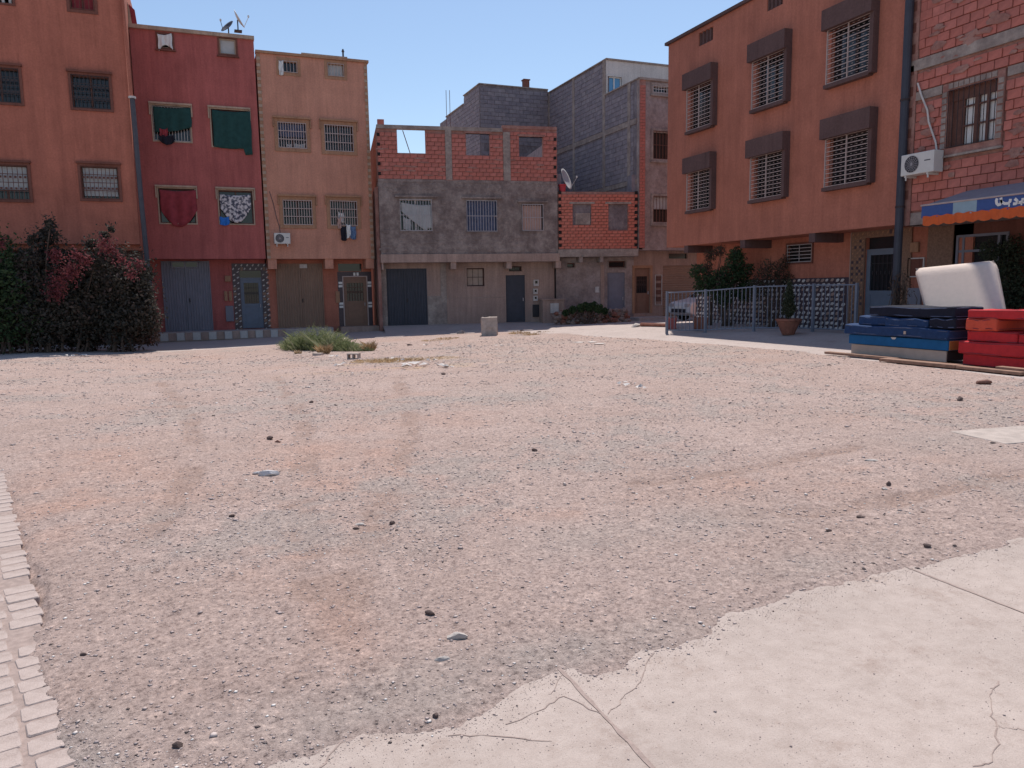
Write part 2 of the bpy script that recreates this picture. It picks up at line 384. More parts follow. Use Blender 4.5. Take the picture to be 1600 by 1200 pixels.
def iron_door(H, r, y, mat, glass_top=.93, glass_bot=.48, gm='black metal', label=None, panels=True):
    x0, x1, z0, z1 = r; h = z1-z0; wd = x1-x0; b_ = MB()
    za, zb = z0+h*glass_bot, z0+h*glass_top; s = min(.14, wd*.16)
    b_.wall(x0, x1, z0, z1, y, y+.05, [(x0+s, x1-s, za, zb)])
    if panels: b_.frame((x0+s+.05, x1-s-.05, z0+.2, za-.12), .025, y-.012, y-.001)
    o = b_.build('door', mat, H)
    if label: o['label'] = label
    MB().box(x0+s-.01, x1-s+.01, y+.052, y+.06, za-.01, zb+.01).build('pane', 'dark glass', o)
    g = MB(); n = 6
    for i in range(n+1):
        xx = x0+s+(wd-2*s)*i/n; g.box(xx-.008, xx+.008, y+.01, y+.025, za, zb)
    for k in range(n):
        xx = x0+s+(wd-2*s)*(k+.5)/n; g.box(xx-.02, xx+.02, y+.012, y+.022, (za+zb)/2-.05, (za+zb)/2+.05)
    g.box(x0+s, x1-s, y+.008, y+.012, za+(zb-za)*.75, za+(zb-za)*.75+.02); g.build('grille', gm, o)
    MB().box(x1-s+.03, x1-s+.06, y-.05, y-.001, z0+h*.42, z0+h*.42+.14).build('handle', 'grey iron', o)
    return o
def bricks(H, rects, holes, y, bw, bh, mats, limit=300, near=None, name='brick', th=.05, gap=.016, jut=.006):
    """each brick its own object on shared meshes, the ones past the limit joined"""
    meshes = []
    for mt in mats:
        b_ = MB(); hx, hz = bw/2-gap/2, bh/2-gap/2; e = .007
        b_.add([(-hx, 0.03, -hz), (hx, 0.03, -hz), (hx, 0.03, hz), (-hx, 0.03, hz), (-hx+e, -th/2, -hz+e), (hx-e, -th/2, -hz+e), (hx-e, -th/2, hz-e), (-hx+e, -th/2, hz-e)],
               [(4, 5, 6, 7), (0, 1, 5, 4), (1, 2, 6, 5), (2, 3, 7, 6), (3, 0, 4, 7)])
        me = bpy.data.meshes.new(name); me.from_pydata(b_.v, [], b_.f); me.materials.append(M[mt]); meshes.append(me)
    spots = []
    for (x0, x1, z0, z1) in rects:
        for j in range(int((z1-z0)/bh+.01)):
            z = z0+bh*(j+.5); off = (j % 2)*bw/2; n = int((x1-x0)/bw)+2
            for i in range(-1, n):
                a = max(x0, x0+i*bw+off); c = min(x1, x0+(i+1)*bw+off)
                if c-a < .05: continue
                segs = [(a, c)]
                for h in holes:
                    if h[2]-.03 < z < h[3]+.03:
                        ns = []
                        for p, q in segs:
                            if q <= h[0] or p >= h[1]: ns.append((p, q)); continue
                            if p < h[0]: ns.append((p, h[0]))
                            if q > h[1]: ns.append((h[1], q))
                        segs = ns
                for p, q in segs:
                    if q-p > .05: spots.append(((p+q)/2, z, (q-p)/bw))
    if near: spots.sort(key=lambda s: (s[0]-near[0])**2+(s[1]-near[1])**2)
    rest = [MB() for _ in mats]
    for k, (x, z, sc) in enumerate(spots):
        mi = random.randrange(len(mats)); dy = random.uniform(-jut, jut)
        if k < limit:
            o = bpy.data.objects.new(name, meshes[mi]); COL.objects.link(o); o.parent = H; o.location = (x, y+dy, z); o.scale = (sc, 1, 1)
            o.rotation_euler = (0, random.uniform(-.012, .012), random.uniform(-.01, .01))
        else:
            hx = bw/2*sc-gap/2; hz = bh/2-gap/2
            rest[0].mi = mi; rest[0].box(x-hx, x+hx, y+dy-th/2, y+.03, z-hz, z+hz)
    if rest[0].v: rest[0].build(name+'work', list(mats), H)['kind'] = 'stuff'
def zellige(H, rects, y, pitch, name='tilework', a='tile white', c='tile dark', third='tile brown'):
    """small glazed tiles, each raised on the backing"""
    b_ = MB()
    for (x0, x1, z0, z1) in rects:
        nx = max(1, int((x1-x0)/pitch)); nz = max(1, int((z1-z0)/pitch)); px = (x1-x0)/nx; pz = (z1-z0)/nz
        for i in range(nx):
            for j in range(nz):
                cx, cz = x0+px*(i+.5), z0+pz*(j+.5); k = random.random()
                b_.mi = 0 if (i+j) % 2 == 0 else (1 if k < .7 else 2)
                if b_.mi == 0:
                    q = .62+.2*random.random(); b_.add([(cx-px*.5*q, y-.006, cz-.1*pz), (cx-.1*px, y-.006, cz-pz*.48*q), (cx+px*.5*q, y-.006, cz+.12*pz), (cx+.1*px, y-.006, cz+pz*.48*q)], [(0, 1, 2, 3)])
                else: b_.add([(cx-px*.46, y-.004, cz-pz*.46), (cx+px*.46, y-.004, cz-pz*.46), (cx+px*.46, y-.004, cz+pz*.46), (cx-px*.46, y-.004, cz+pz*.46)], [(0, 1, 2, 3)])
    o = b_.build(name, [a, c, third], H); o['kind'] = 'stuff'; return o
def leafcloud(blobs, n, size, seed, flat_=.5, shell=.55):
    """blobs: (x,y,z,rx,ry,rz); two-triangle leaves through the volume"""
    g = np.random.default_rng(seed); B = np.array(blobs, float); vol = (B[:, 3]*B[:, 4]*B[:, 5])**.75; idx = g.choice(len(B), n, p=vol/vol.sum())
    d = g.normal(size=(n, 3)); d /= np.linalg.norm(d, axis=1)[:, None]; rr = shell+(1-shell)*g.random(n)**.8; rr = np.where(g.random(n) < .3, g.random(n), rr)
    rr *= 1+.25*(vn(d[:, 0]*4+idx, d[:, 2]*4+d[:, 1]*2, seed)-.5)*2
    c = B[idx, :3]+d*B[idx, 3:]*rr[:, None]
    a = g.normal(size=(n, 3)); a /= np.linalg.norm(a, axis=1)[:, None]; e = np.cross(a, g.normal(size=(n, 3))); e /= np.linalg.norm(e, axis=1)[:, None]
    s = size*g.uniform(.6, 1.4, n)[:, None]
    V = np.stack([c-a*s*.5, c+e*s*.25, c+a*s*.5, c-e*s*.25], 1).reshape(-1, 3); F = np.arange(4*n).reshape(n, 4)
    tone = np.clip(g.random(n)*.7+.3*g.random(len(B))[idx], 0, 1)
    return V, F, np.repeat(tone, 4)
def blades(cx, cy, cz, n, rx, ry, h, seed, wd=.012, lean=.6):
    g = np.random.default_rng(seed); a = g.random(n)*2*np.pi; rr = np.sqrt(g.random(n)); x = cx+rx*rr*np.cos(a); y = cy+ry*rr*np.sin(a)
    hh = h*(.35+.65*g.random(n))*(1-.55*rr**2); th = g.random(n)*2*np.pi; ln = lean*g.random(n)*hh
    ox = np.cos(th)*ln+.25*(x-cx); oy = np.sin(th)*ln+.25*(y-cy); px = -np.sin(th)*wd*.5; py = np.cos(th)*wd*.5; z0 = np.full(n, cz)
    V = np.stack([np.stack([x-px, y-py, z0], 1), np.stack([x+px, y+py, z0], 1), np.stack([x+ox*.4+px*.8, y+oy*.4+py*.8, z0+hh*.6], 1), np.stack([x+ox, y+oy, z0+hh], 1)], 1).reshape(-1, 3)
    return V, np.arange(4*n).reshape(n, 4), np.repeat(g.random(n), 4)
def limb(b_, p, q, r0, r1, k=4, wob=.08, seed=0):
    g = random.Random(seed); p = Vector(p); q = Vector(q); last = p; lr = r0
    for i in range(1, k+1):
        t = i/k; c = p.lerp(q, t)+Vector((g.uniform(-1, 1), g.uniform(-1, 1), g.uniform(-.5, .5)))*wob*(1 if i < k else 0); r = r0+(r1-r0)*t
        b_.tube(last, c, lr, 6, r); last = c; lr = r
def cloth(name, pts_top, drop_fn, mat, parent=None, nx=22, nz=14, fold=.03, loc=None, rz=0, seed=0, th=.0):
    """hanging cloth between (x0,z0) and (x1,z1) with folds; drop_fn(u)->length"""
    (x0, z0), (x1, z1) = pts_top; V = []; F = []
    for j in range(nz+1):
        for i in range(nx+1):
            u, v = i/nx, j/nz; sag = -.05*math.sin(math.pi*u)
            V.append((x0+(x1-x0)*u+.01*math.sin(9*v+u*7+seed), fold*(math.sin(u*nx*.9+seed+v)*.6+math.sin(u*11+seed*2-v*2)*.5)*(.4+v), z0+(z1-z0)*u+sag-drop_fn(u)*v))
    for j in range(nz):
        for i in range(nx): a = j*(nx+1)+i; F.append((a, a+1, a+nx+2, a+nx+1))
    o = npmesh(name, np.array(V), np.array(F), mat, parent, smooth=True)
    sm = o.modifiers.new('thickness', 'SOLIDIFY'); sm.thickness = .006
    if loc is not None: o.location = loc; o.rotation_euler = (0, 0, rz)
    return o
def shell(H, x0, x1, z0, z1, y0, y1, mat, roof=True, front=None):
    """side, back and roof of a house behind its front wall"""
    b_ = MB(); t = .2
    b_.box(x0, x0+t, y0, y1, z0, z1); b_.box(x1-t, x1, y0, y1, z0, z1); b_.box(x0+t, x1-t, y1-t, y1, z0, z1-1.0 if roof else z1)
    b_.build('side_wall', mat, H)
    if roof: MB().box(x0+t, x1-t, y0, y1-t, z1-1.15, z1-1.0).build('roof', 'beam cement', H)
def floors(H, x0, x1, y0, y1, zs):
    b_ = MB()
    for z in zs: b_.box(x0, x1, y0, y1, z-.1, z+.1)
    b_.build('floor_slab', 'dark room', H)
# ================================================================ THE GROUND
def ptsw(l): return [tuple(gt(*p)[:2]) for p in l]
PAVEDGE = ptsw([(110, 1200), (106, 1165), (90, 1140), (75, 1080), (50, 1020), (60, 990), (92, 945), (80, 900), (52, 880), (45, 850), (30, 770), (0, 740)])
FAREDGE = ptsw([(0, 563), (100, 557), (225, 551), (400, 541), (464, 536), (580, 528), (700, 522), (785, 518.5), (857, 521), (890, 520.5), (915, 525), (1000, 530), (1050, 534), (1100, 537), (1240, 548), (1328, 559), (1450, 574), (1600, 592)])
SLABEDGE = ptsw([(400, 1200), (494, 1175), (580, 1147), (662, 1143), (719, 1137), (767, 1107), (824, 1070), (887, 1044), (925, 1055), (962, 1044), (1000, 1016), (1049, 1010), (1094, 999), (1142, 961), (1217, 946), (1255, 929), (1319, 912), (1412, 890), (1480, 875), (1544, 856), (1600, 841)])
PLOT = [(-.35, 1.9)]+PAVEDGE+[(-3.2, 13.2), (-4.9, 20.0)]+FAREDGE+[(12.3, 6.0), (12.3, 2.95), (7, 2.93)]+SLABEDGE[::-1]+[(-.1, 2.2)]
def sdist(x, y, poly):
    P = np.array(poly); Q = np.roll(P, -1, 0); best = np.full(x.shape, 1e9); ins = np.zeros(x.shape, bool)
    for (ax, ay), (bx, by) in zip(P, Q):
        dx, dy = bx-ax, by-ay; t = np.clip(((x-ax)*dx+(y-ay)*dy)/(dx*dx+dy*dy+1e-12), 0, 1)
        best = np.minimum(best, np.hypot(x-ax-t*dx, y-ay-t*dy))
        if by != ay: ins ^= ((ay > y) != (by > y)) & (x < (bx-ax)*(y-ay)/(by-ay)+ax)
    return np.where(ins, best, -best)
TRK = [[tuple(gt(*q)[:2]) for q in t] for t in ([(620, 590), (640, 640), (635, 700), (605, 780), (570, 860), (540, 940), (505, 1040), (440, 1150)], [(430, 590), (470, 650), (478, 720), (462, 800), (480, 870), (500, 930)], [(250, 600), (300, 660), (300, 740), (250, 820), (190, 880)], [(1000, 760), (1120, 745), (1240, 720), (1330, 700)], [(1600, 740), (1480, 770), (1300, 800), (1120, 810)])]
def tracks(x, y):
    out = np.zeros(np.shape(x))
    for t in TRK:
        best = np.full(np.shape(x), 9.0)
        for (ax, ay), (bx, by) in zip(t[:-1], t[1:]):
            dx, dy = bx-ax, by-ay; k = np.clip(((x-ax)*dx+(y-ay)*dy)/(dx*dx+dy*dy), 0, 1); best = np.minimum(best, np.hypot(x-ax-k*dx, y-ay-k*dy))
        out = np.maximum(out, ss(.15, .06, best+(vn(x*3, y*3, 90)-.5)*.09))
    return out*ss(.25, .55, fbm(x*1.5, y*1.5, 3, 91))
def earth_z(x, y):
    sd = sdist(x, y, PLOT); r = np.hypot(x, y); amp = np.clip(r/9, .35, 1.6)
    sd = sd+(fbm(x*5, y*5, 4, 3)-.5)*.20*amp+(fbm(x*22, y*22, 3, 13)-.5)*.13*amp+(vn(x*1.3, y*1.3, 9)-.5)*.12*amp
    tk = tracks(x, y)
    e = np.clip(sd/(.14*amp+.04), -1, 1)
    rel = .006-.012*tk+.030*(fbm(x*.9, y*.9, 4, 21)-.35)*ss(0, 1.2, sd)+(1-.6*tk)*(.014*(fbm(x*7, y*7, 3, 5)-.5)*ss(0, .4, sd)+.008*(fbm(x*31, y*31, 2, 15)-.5)*ss(0, .3, sd))
    c = gt(510, 545); rel = rel+.16*np.exp(-(((x-c[0])/1.3)**2+((y-c[1]-.4)/.9)**2))
    c = gt(880, 540); rel = rel+.10*np.exp(-(((x-c[0])/2.5)**2+((y-c[1])/2.0)**2))
    z = np.where(e > 0, rel*ss(0, 1, e)+.004*0, .05*e)
    return macro(x, y)+z+np.where(e > 0, .006*e, 0), sd
# wide ground under everything, out to the horizon
MB().add([(-3000, -3000, -.6), (3000, -3000, -.6), (3000, 3000, -.6), (-3000, 3000, -.6)], [(0, 1, 2, 3)]).build('ground', 'joint dirt')['kind'] = 'structure'
# concrete street as one sheet following the fall of the land
gx = np.arange(-60, 75.01, .75); gy = np.arange(-30, 90.01, .75); X, Y = np.meshgrid(gx, gy)
Z = macro(X, Y)-.035*ss(5, 3.8, Y)-.09*ss(1.9, 1.1, X+Y*.254)*ss(21, 18, Y)
Z = Z-.10*ss(.5, 1.3, sdist(X, Y, PLOT)); nX, nY = len(gx), len(gy); ii = (np.arange(nY-1)[:, None]*nX+np.arange(nX-1)[None]).ravel()
npmesh('street', np.stack([X.ravel(), Y.ravel(), Z.ravel()], 1), np.stack([ii, ii+1, ii+nX+1, ii+nX], 1), 'street concrete', smooth=True)['kind'] = 'structure'
# bare earth of the vacant plot: relief finer near the viewer
R = np.geomspace(1.7, 31, 560); A = np.radians(np.linspace(-22, 74, 820)); RR, AA = np.meshgrid(R, A, indexing='ij')
X = RR*np.sin(AA); Y = RR*np.cos(AA); Z, SD = earth_z(X, Y)
def blob(px, py, rx, ry, sharp=1.0):
    c = gt(px, py); return np.exp(-((((X-c[0])/rx)**2+((Y-c[1])/ry)**2)**sharp))
red = .38*ss(.54, .78, fbm(X*.45, Y*.45, 5, 31))*ss(.40, .62, fbm(X*2.2, Y*2.2, 4, 33))
for q in [(1330, 745, 1.1, .35), (1230, 760, .5, .4), (470, 720, .45, 1.6), (590, 700, .3, 1.4), (520, 950, .14, 1.0), (120, 800, .6, .8), (430, 870, .3, .5), (900, 800, .6, .2), (170, 720, .6, 1.5), (610, 575, 1.6, .7), (300, 560, 1.5, 1.5)]:
    red = red+.62*blob(*q)*(.1+1.1*ss(.3, .75, fbm(X*2.5, Y*2.5, 5, 41)))
c0 = gt(60, 690); rad = np.hypot(X-c0[0], Y-c0[1])
for r_ in (3.9, 5.4): red = red+.12*np.exp(-((rad-r_)/.13)**2)*ss(3.5, 5, Y)*ss(11, 8, Y)*ss(.3, .6, fbm(X*2, Y*2, 3, 55))
tkc = np.clip(.75*tracks(X, Y)*(.5+.5*ss(.35, .6, vn(X*9, Y*9, 95))), 0, 1)
grey = .8*ss(.52, .66, fbm(X*.8+4, Y*.8, 5, 61))*ss(.35, .6, fbm(X*4, Y*4, 4, 63))
for q in [(1090, 820, .6, .35), (700, 1060, .8, .2), (560, 1130, .5, .15), (980, 1000, .6, .15), (1290, 880, .7, .2), (1000, 560, 2.2, 1.6), (770, 620, 1.0, 1.0), (1500, 690, .8, .6), (130, 1150, .15, .2), (900, 850, .3, .3)]:
    grey = grey+.7*blob(*q)*(.3+1.0*fbm(X*5, Y*5, 4, 71))
straw = .9*blob(610, 565, 1.5, .6)*ss(.4, .6, fbm(X*2, Y*2, 4, 81))+.5*blob(660, 575, 2, .5)*ss(.45, .6, fbm(X*3, Y*3, 4, 83))
F = []; na = len(A); ii = (np.arange(len(R)-1)[:, None]*na+np.arange(na-1)[None]).ravel()
Fq = np.stack([ii, ii+na, ii+na+1, ii+1], 1); keep = SD.ravel()[Fq].max(1) > -.45; Fq = Fq[keep]
used, inv = np.unique(Fq, return_inverse=True); Fq = inv.reshape(Fq.shape)
pick = lambda a: np.clip(a, 0, 1).ravel()[used]
tag(npmesh('dirt_ground', np.stack([X.ravel(), Y.ravel(), Z.ravel()], 1)[used], Fq, 'bare earth', tone={'red': pick(red), 'grey': pick(grey), 'straw': pick(straw), 'track': pick(tkc)}, smooth=True), kind='structure')
# concrete road in front: three cast slabs with open joints
road = thing('road', None, None); road['kind'] = 'structure'
J1, J2 = 1.245, 3.46
for a, b_, y1 in ((-.32, J1-.006, 3.6), (J1+.006, J2-.006, 3.6), (J2+.006, 12.4, 3.6)):
    MB().box(a, b_, -8, y1, -.12, 0.0).build('slab', 'slab concrete', road)
MB().box(-.31, 12.4, -8, 3.59, -.2, -.022).build('joint_bed', 'joint dirt', road)
def crack(pts, wd):
    pts = [gt(*p)[:2] for p in pts]; P = [pts[0]]
    for a, b_ in zip(pts[:-1], pts[1:]):
        for k in range(1, 6):
            t = k/5; q = (a[0]+(b_[0]-a[0])*t+random.uniform(-.008, .008), a[1]+(b_[1]-a[1])*t+random.uniform(-.008, .008)); P.append(q)
    V = []; Fc = []
    for i, p in enumerate(P):
        a = P[max(0, i-1)]; c = P[min(len(P)-1, i+1)]; d = np.array([c[0]-a[0], c[1]-a[1]]); d = d/np.linalg.norm(d); hw = wd*random.uniform(.3, 1)*.5
        V += [(p[0]-d[1]*hw, p[1]+d[0]*hw, .002), (p[0]+d[1]*hw, p[1]-d[0]*hw, .002)]
    for i in range(len(P)-1): Fc.append((2*i, 2*i+1, 2*i+3, 2*i+2))
    return V, Fc
q = MB()
for pts, wd in [([(790, 1132), (845, 1110), (880, 1088), (950, 1120)], .007), ([(950, 1116), (975, 1090), (1000, 1066), (1020, 1020)], .006), ([(700, 1150), (790, 1150), (860, 1160)], .006), ([(1560, 1065), (1545, 1085), (1552, 1120), (1560, 1160), (1548, 1190), (1520, 1200)], .006), ([(500, 1200), (530, 1160)], .008), ([(1560, 1135), (1600, 1142)], .004), ([(860, 1085), (880, 1050)], .004)]:
    q.add(*crack(pts, wd))
for jx in (J1, J2):
    n = 40; V = []; Fc = []
    for i in range(n+1):
        yy = 1.0+i*2.2/n; hw = random.uniform(.004, .012); V += [(jx-hw, yy, .0025), (jx+random.uniform(.004, .010), yy, .0025)]
    for i in range(n): Fc.append((2*i, 2*i+1, 2*i+3, 2*i+2))
    q.add(V, Fc)
q.build('crack', 'joint dirt', road)
# block paving along the left edge
pav = thing('pavement', None, None); pav['kind'] = 'structure'
e = np.array([-.246, .969]); nrm = np.array([.969, .246]); o0 = np.array([-.47, 2.66]); meshes = []
for k in range(5):
    g = random.Random(k); hx, hy = .070+.005*g.random(), .058+.004*g.random(); c = .013
    pts = [(-hx+c, -hy), (hx-c*.6, -hy+.003), (hx, -hy+c), (hx-.004, hy-c), (hx-c, hy), (-hx+c, hy-.002), (-hx, hy-c), (-hx+.003, -hy+c)]
    b_ = MB(); n = len(pts); ins = [(x*.94, y_*.93) for x, y_ in pts]
    b_.add([(x, y_, -.05) for x, y_ in pts]+[(x, y_, -.006) for x, y_ in pts]+[(x, y_, 0) for x, y_ in ins], [(i, (i+1) % n, n+(i+1) % n, n+i) for i in range(n)]+[(n+i, n+(i+1) % n, 2*n+(i+1) % n, 2*n+i) for i in range(n)]+[tuple(range(2*n, 3*n))])
    me = bpy.data.meshes.new('paver'); me.from_pydata(b_.v, [], b_.f); me.materials.append(M['paver concrete']); meshes.append(me)
cnt = 0; rest = []
for j in range(-3, 72):
    for i in range(0, 9):
        p = o0+e*(j*.126+.03*math.sin(i*9.1+j*.35))-nrm*(.065+i*.153+(0 if j % 2 else .012)+random.uniform(-.006, .006))
        edge = i == 0
        if edge and j in (10, 11, 17, 22, 30): continue
        pr = np.array([p[0], p[1], 0])-EYEP; zc = pr@FW
        if zc < .5: continue
        sx, sy = 800+FPX*(pr@RT)/zc, 600-FPX*(pr@UP)/zc
        if sx < -60 or sy > 1290: continue
        zz = float(macro(p[0], p[1]))-.004+random.uniform(-.003, .0025)
        if cnt < 300:
            o = bpy.data.objects.new('paver', meshes[random.randrange(5)]); COL.objects.link(o); o.parent = pav
            o.location = (p[0], p[1], zz); o.rotation_euler = (random.uniform(-.02, .02), random.uniform(-.02, .02), math.atan2(nrm[1], nrm[0])+random.uniform(-.05, .05)); o.scale = (random.uniform(.9, 1.03), random.uniform(.88, 1.02), 1); cnt += 1
V = []; Fc = []
for j in range(0, 60):
    a = o0+e*(j*.2-.8); V += [(a[0]-.02, a[1], float(macro(*a))-.008), (a[0]-nrm[0]*3.0, a[1]-nrm[1]*3.0, float(macro(*(a-nrm*3)))-.008)]
for j in range(59): Fc.append((2*j, 2*j+2, 2*j+3, 2*j+1))
MB().add(V, Fc).build('paving_bed', 'joint dirt', pav)

# ---------------------------------------------------------------- gravel and stones
BASE = np.array([(1, 0, 0), (-.9, .1, 0), (.1, .95, 0), (0, -1, .1), (0, .1, .7), (.1, 0, -.6)], float)
BF = np.array([(0, 2, 4), (2, 1, 4), (1, 3, 4), (3, 0, 4), (2, 0, 5), (1, 2, 5), (3, 1, 5), (0, 3, 5)])
def gravel(n, rmin, rmax, s0, s1, seed, amin=-20, amax=72, mask=None, dens=None, tones=None, name='gravel'):
    g = np.random.default_rng(seed); r = np.exp(g.uniform(np.log(rmin), np.log(rmax), n)); a = np.radians(g.uniform(amin, amax, n)); x = r*np.sin(a); y = r*np.cos(a)
    z, sd = earth_z(x, y); z = np.where((sd < .03) & (y < 5) & (x > -.3), np.maximum(z, .0), z); p = .35+1.3*ss(.45, .65, fbm(x*.8+4, y*.8, 5, 61)); ok = (sd > -.14) & (g.random(n) < p*np.where(sd > 0, 1.0, np.exp(sd*22)*.9))
    x, y, z, r = x[ok], y[ok], z[ok], r[ok]; n = len(x)
    s = s0*np.exp(g.random(n)**2.6*np.log(s1/s0))*(.6+.13*r)
    V = BASE[None]*s[:, None, None]*g.uniform(.45, 1.3, (n, 6, 3)); th = g.random(n)*2*np.pi; c, q_ = np.cos(th)[:, None], np.sin(th)[:, None]
    V = np.stack([V[:, :, 0]*c-V[:, :, 1]*q_, V[:, :, 0]*q_+V[:, :, 1]*c, V[:, :, 2]*.6], 2)+np.stack([x, y, z+s*.12], 1)[:, None, :]
    F = BF[None]+6*np.arange(n)[:, None, None]; t = g.random(n) if tones is None else g.choice(tones, n)+g.uniform(-.03, .03, n)
    return npmesh(name, V.reshape(-1, 3), F.reshape(-1, 3), 'gravel stones', tone=np.repeat(np.clip(t, 0, 1), 6))
tag(gravel(150000, 2.2, 26, .0026, .012, 5), kind='stuff')
tag(gravel(3800, 2.2, 24, .006, .02, 6, name='pebbles'), kind='stuff')
# sand grains strewn over the slab
g = np.random.default_rng(9); n = 90000; x = g.uniform(-.3, 6, n); y = g.uniform(1.6, 3.2, n); sd = sdist(x, y, PLOT); ok = (sd < 0) & (g.random(n) < .05+.95*np.exp(sd*13)); x, y = x[ok], y[ok]; n = len(x)
s = g.uniform(.0009, .0028, n)*(1+(g.random(n) < .02)*1.6); V = BASE[None]*s[:, None, None]*g.uniform(.6, 1.3, (n, 6, 3))+np.stack([x, y, s*.3], 1)[:, None]
tag(npmesh('grit', V.reshape(-1, 3), (BF[None]+6*np.arange(n)[:, None, None]).reshape(-1, 3), 'gravel stones', tone=np.repeat(g.choice([.06, .1, .2, .35, .5, .6], n), 6)), kind='stuff')
def rock(name, px, py, wpx, hpx, mat, label, cat, seed, elong=1.6, dz=0.0):
    c = gt(px, py); x, y = c[0], c[1]; z = float(earth_z(np.array([x]), np.array([y]))[0][0]); dist = np.linalg.norm([x, y, z-EYE]); s = wpx/FPX*dist/2
    bm = bmesh.new(); bmesh.ops.create_icosphere(bm, subdivisions=2, radius=1); g = random.Random(seed)
    o_ = [Vector((g.uniform(-1, 1), g.uniform(-1, 1), g.uniform(-1, 1))).normalized() for _ in range(7)]
    for v in bm.verts:
        k = 1.0
        for d in o_:
            t = v.co.dot(d)
            if t > .62: v.co -= d*(t-.62)
        v.co *= 1+g.uniform(-.05, .05)
    me = bpy.data.meshes.new(name); bm.to_mesh(me); bm.free(); me.materials.append(M[mat]); o = bpy.data.objects.new(name, me); COL.objects.link(o)
    hz = hpx/FPX*dist/2; o.scale = (s*1.15, s*1.15/elong, hz*1.35); o.rotation_euler = (g.uniform(-.1, .1), g.uniform(-.1, .1), -_y+g.uniform(-.25, .25)); o.location = (x, y, z+hz*.5+dz)
    return tag(o, label, cat)
flat('dark stone', (.13, .09, .08), .9, var=.3, scale=20, bmp=.004); flat('pale stone', (.50, .44, .40), .9, var=.15, scale=16, bmp=.004); flat('brick stone', (.22, .11, .085), .9, var=.3, scale=20, bmp=.004); flat('plaster lump', (.62, .58, .57), .9, var=.15, scale=20, bmp=.006)
for i, a in enumerate([
    ('stone', 278, 1172, 14, 9, 'dark stone', 'dark rounded stone on the earth nearest the road slab corner, lower left', 1.5),
    ('stone', 672, 965, 17, 8, 'dark stone', 'dark curved stone on open dirt above the pale flat stone', 2.2),
    ('stone', 715, 1002, 30, 12, 'pale stone', 'flat pale grey stone pressed into the dirt', 1.6),
    ('stone', 693, 1036, 24, 6, 'pale stone', 'thin pale stone sliver just below the flat pale grey stone', 3),
    ('stone', 680, 1124, 9, 8, 'dark stone', 'small black stone at the frayed edge of the concrete slab', 1.2),
    ('stone', 613, 822, 9, 6, 'dark stone', 'small dark stone in the middle of the dirt with a smaller one beside it', 1.3),
    ('stone', 556, 828, 9, 4, 'dark stone', 'flat dark chip in front of a pale chip, left of the small dark stone', 2),
    ('stone', 562, 821, 14, 4, 'pale stone', 'pale chip lying behind a flat dark chip mid plot', 2),
    ('stone', 362, 810, 9, 5, 'dark stone', 'small dark stone with white pebble beneath it, left part of the plot', 1.5),
    ('stone', 835, 708, 9, 6, 'dark stone', 'lone small brown stone in the centre of the bare plot', 1.4),
    ('stone', 486, 631, 7, 4, 'dark stone', 'tiny dark stone well in front of the weed clump', 1.5),
    ('stone', 1500, 627, 9, 7, 'dark stone', 'small dark stone just nearer than the brick lying by the red sofas', 1.2),
    ('stone', 1389, 762, 8, 7, 'dark stone', 'dark stone at the right end of the reddish earth patch', 1.2),
    ('stone', 1382, 769, 9, 4, 'pale stone', 'pale flake touching the dark stone at the end of the reddish patch', 2),
    ('stone', 1361, 724, 18, 4, 'pale stone', 'long pale stone lying behind the reddish earth patch', 3),
    ('stone', 1448, 858, 12, 6, 'dark stone', 'black stone near the right end of the slab edge', 1.5),
    ('stone', 1250, 929, 10, 5, 'dark stone', 'dark stone sitting right on the edge between dirt and slab', 1.8),
    ('stone', 1387, 941, 10, 6, 'dark stone', 'grey pebble alone on the clean concrete slab', 1.3),
    ('stone', 1295, 834, 10, 4, 'dark stone', 'flat dark stone midway between reddish patch and slab', 2),
    ('stone', 1345, 811, 12, 4, 'dark stone', 'dark elongated stone with flakes around, below the reddish patch', 2),
    ('stone', 130, 1028, 9, 5, 'dark stone', 'dark stone beside the paving blocks, lower left', 1.5),
    ('stone', 720, 521, 13, 8, 'pale concrete block', 'grey stone left of the upright concrete block', 1.3),
    ('stone', 993, 511, 16, 9, 'pale stone', 'pale round boulder beside the plank in the lit street', 1.3),
    ('stone', 816, 517, 8, 5, 'dark stone', 'dark lump on the lit ground right of the concrete block', 1.4),
    ('stone', 842, 519, 9, 5, 'dark stone', 'brown lump at the far rim of the plot, right of the dark lump', 1.5),
    ('stone', 640, 541, 9, 3, 'dark stone', 'small dark stone between weed clump and concrete block', 2),
    ('stone', 693, 587, 8, 4, 'dark stone', 'small dark stone amid scattered white litter', 1.5),
    ('brick_rubble', 1538, 602, 19, 8, 'brick stone', 'broken brick on the dirt in front of the red sofas', 1.5),
    ('brick_rubble', 422, 690, 10, 6, 'dark stone', 'dark brick fragment beside a smaller one, left of centre', 1.3),
    ('brick_rubble', 434, 694, 9, 4, 'brick stone', 'reddish brick fragment right of the dark fragment', 1.6),
    ('plaster_lump', 421, 746, 30, 11, 'plaster lump', 'whitish crumbled lump of plaster on the dirt left of centre', 2.0),
    ('plaster_lump', 404, 744, 18, 5, 'plaster lump', 'thin whitish crust at the left tip of the plaster lump', 2.6),
    ('stone', 570, 549, 14, 8, 'pale stone', 'cream stone at the right foot of the weed clump', 1.4),
]): rock(a[0], a[1], a[2], a[3], a[4], a[5], a[6], 'plaster' if 'plaster' in a[0] else ('brick' if 'brick' in a[0] else 'stone'), i+3, a[7])

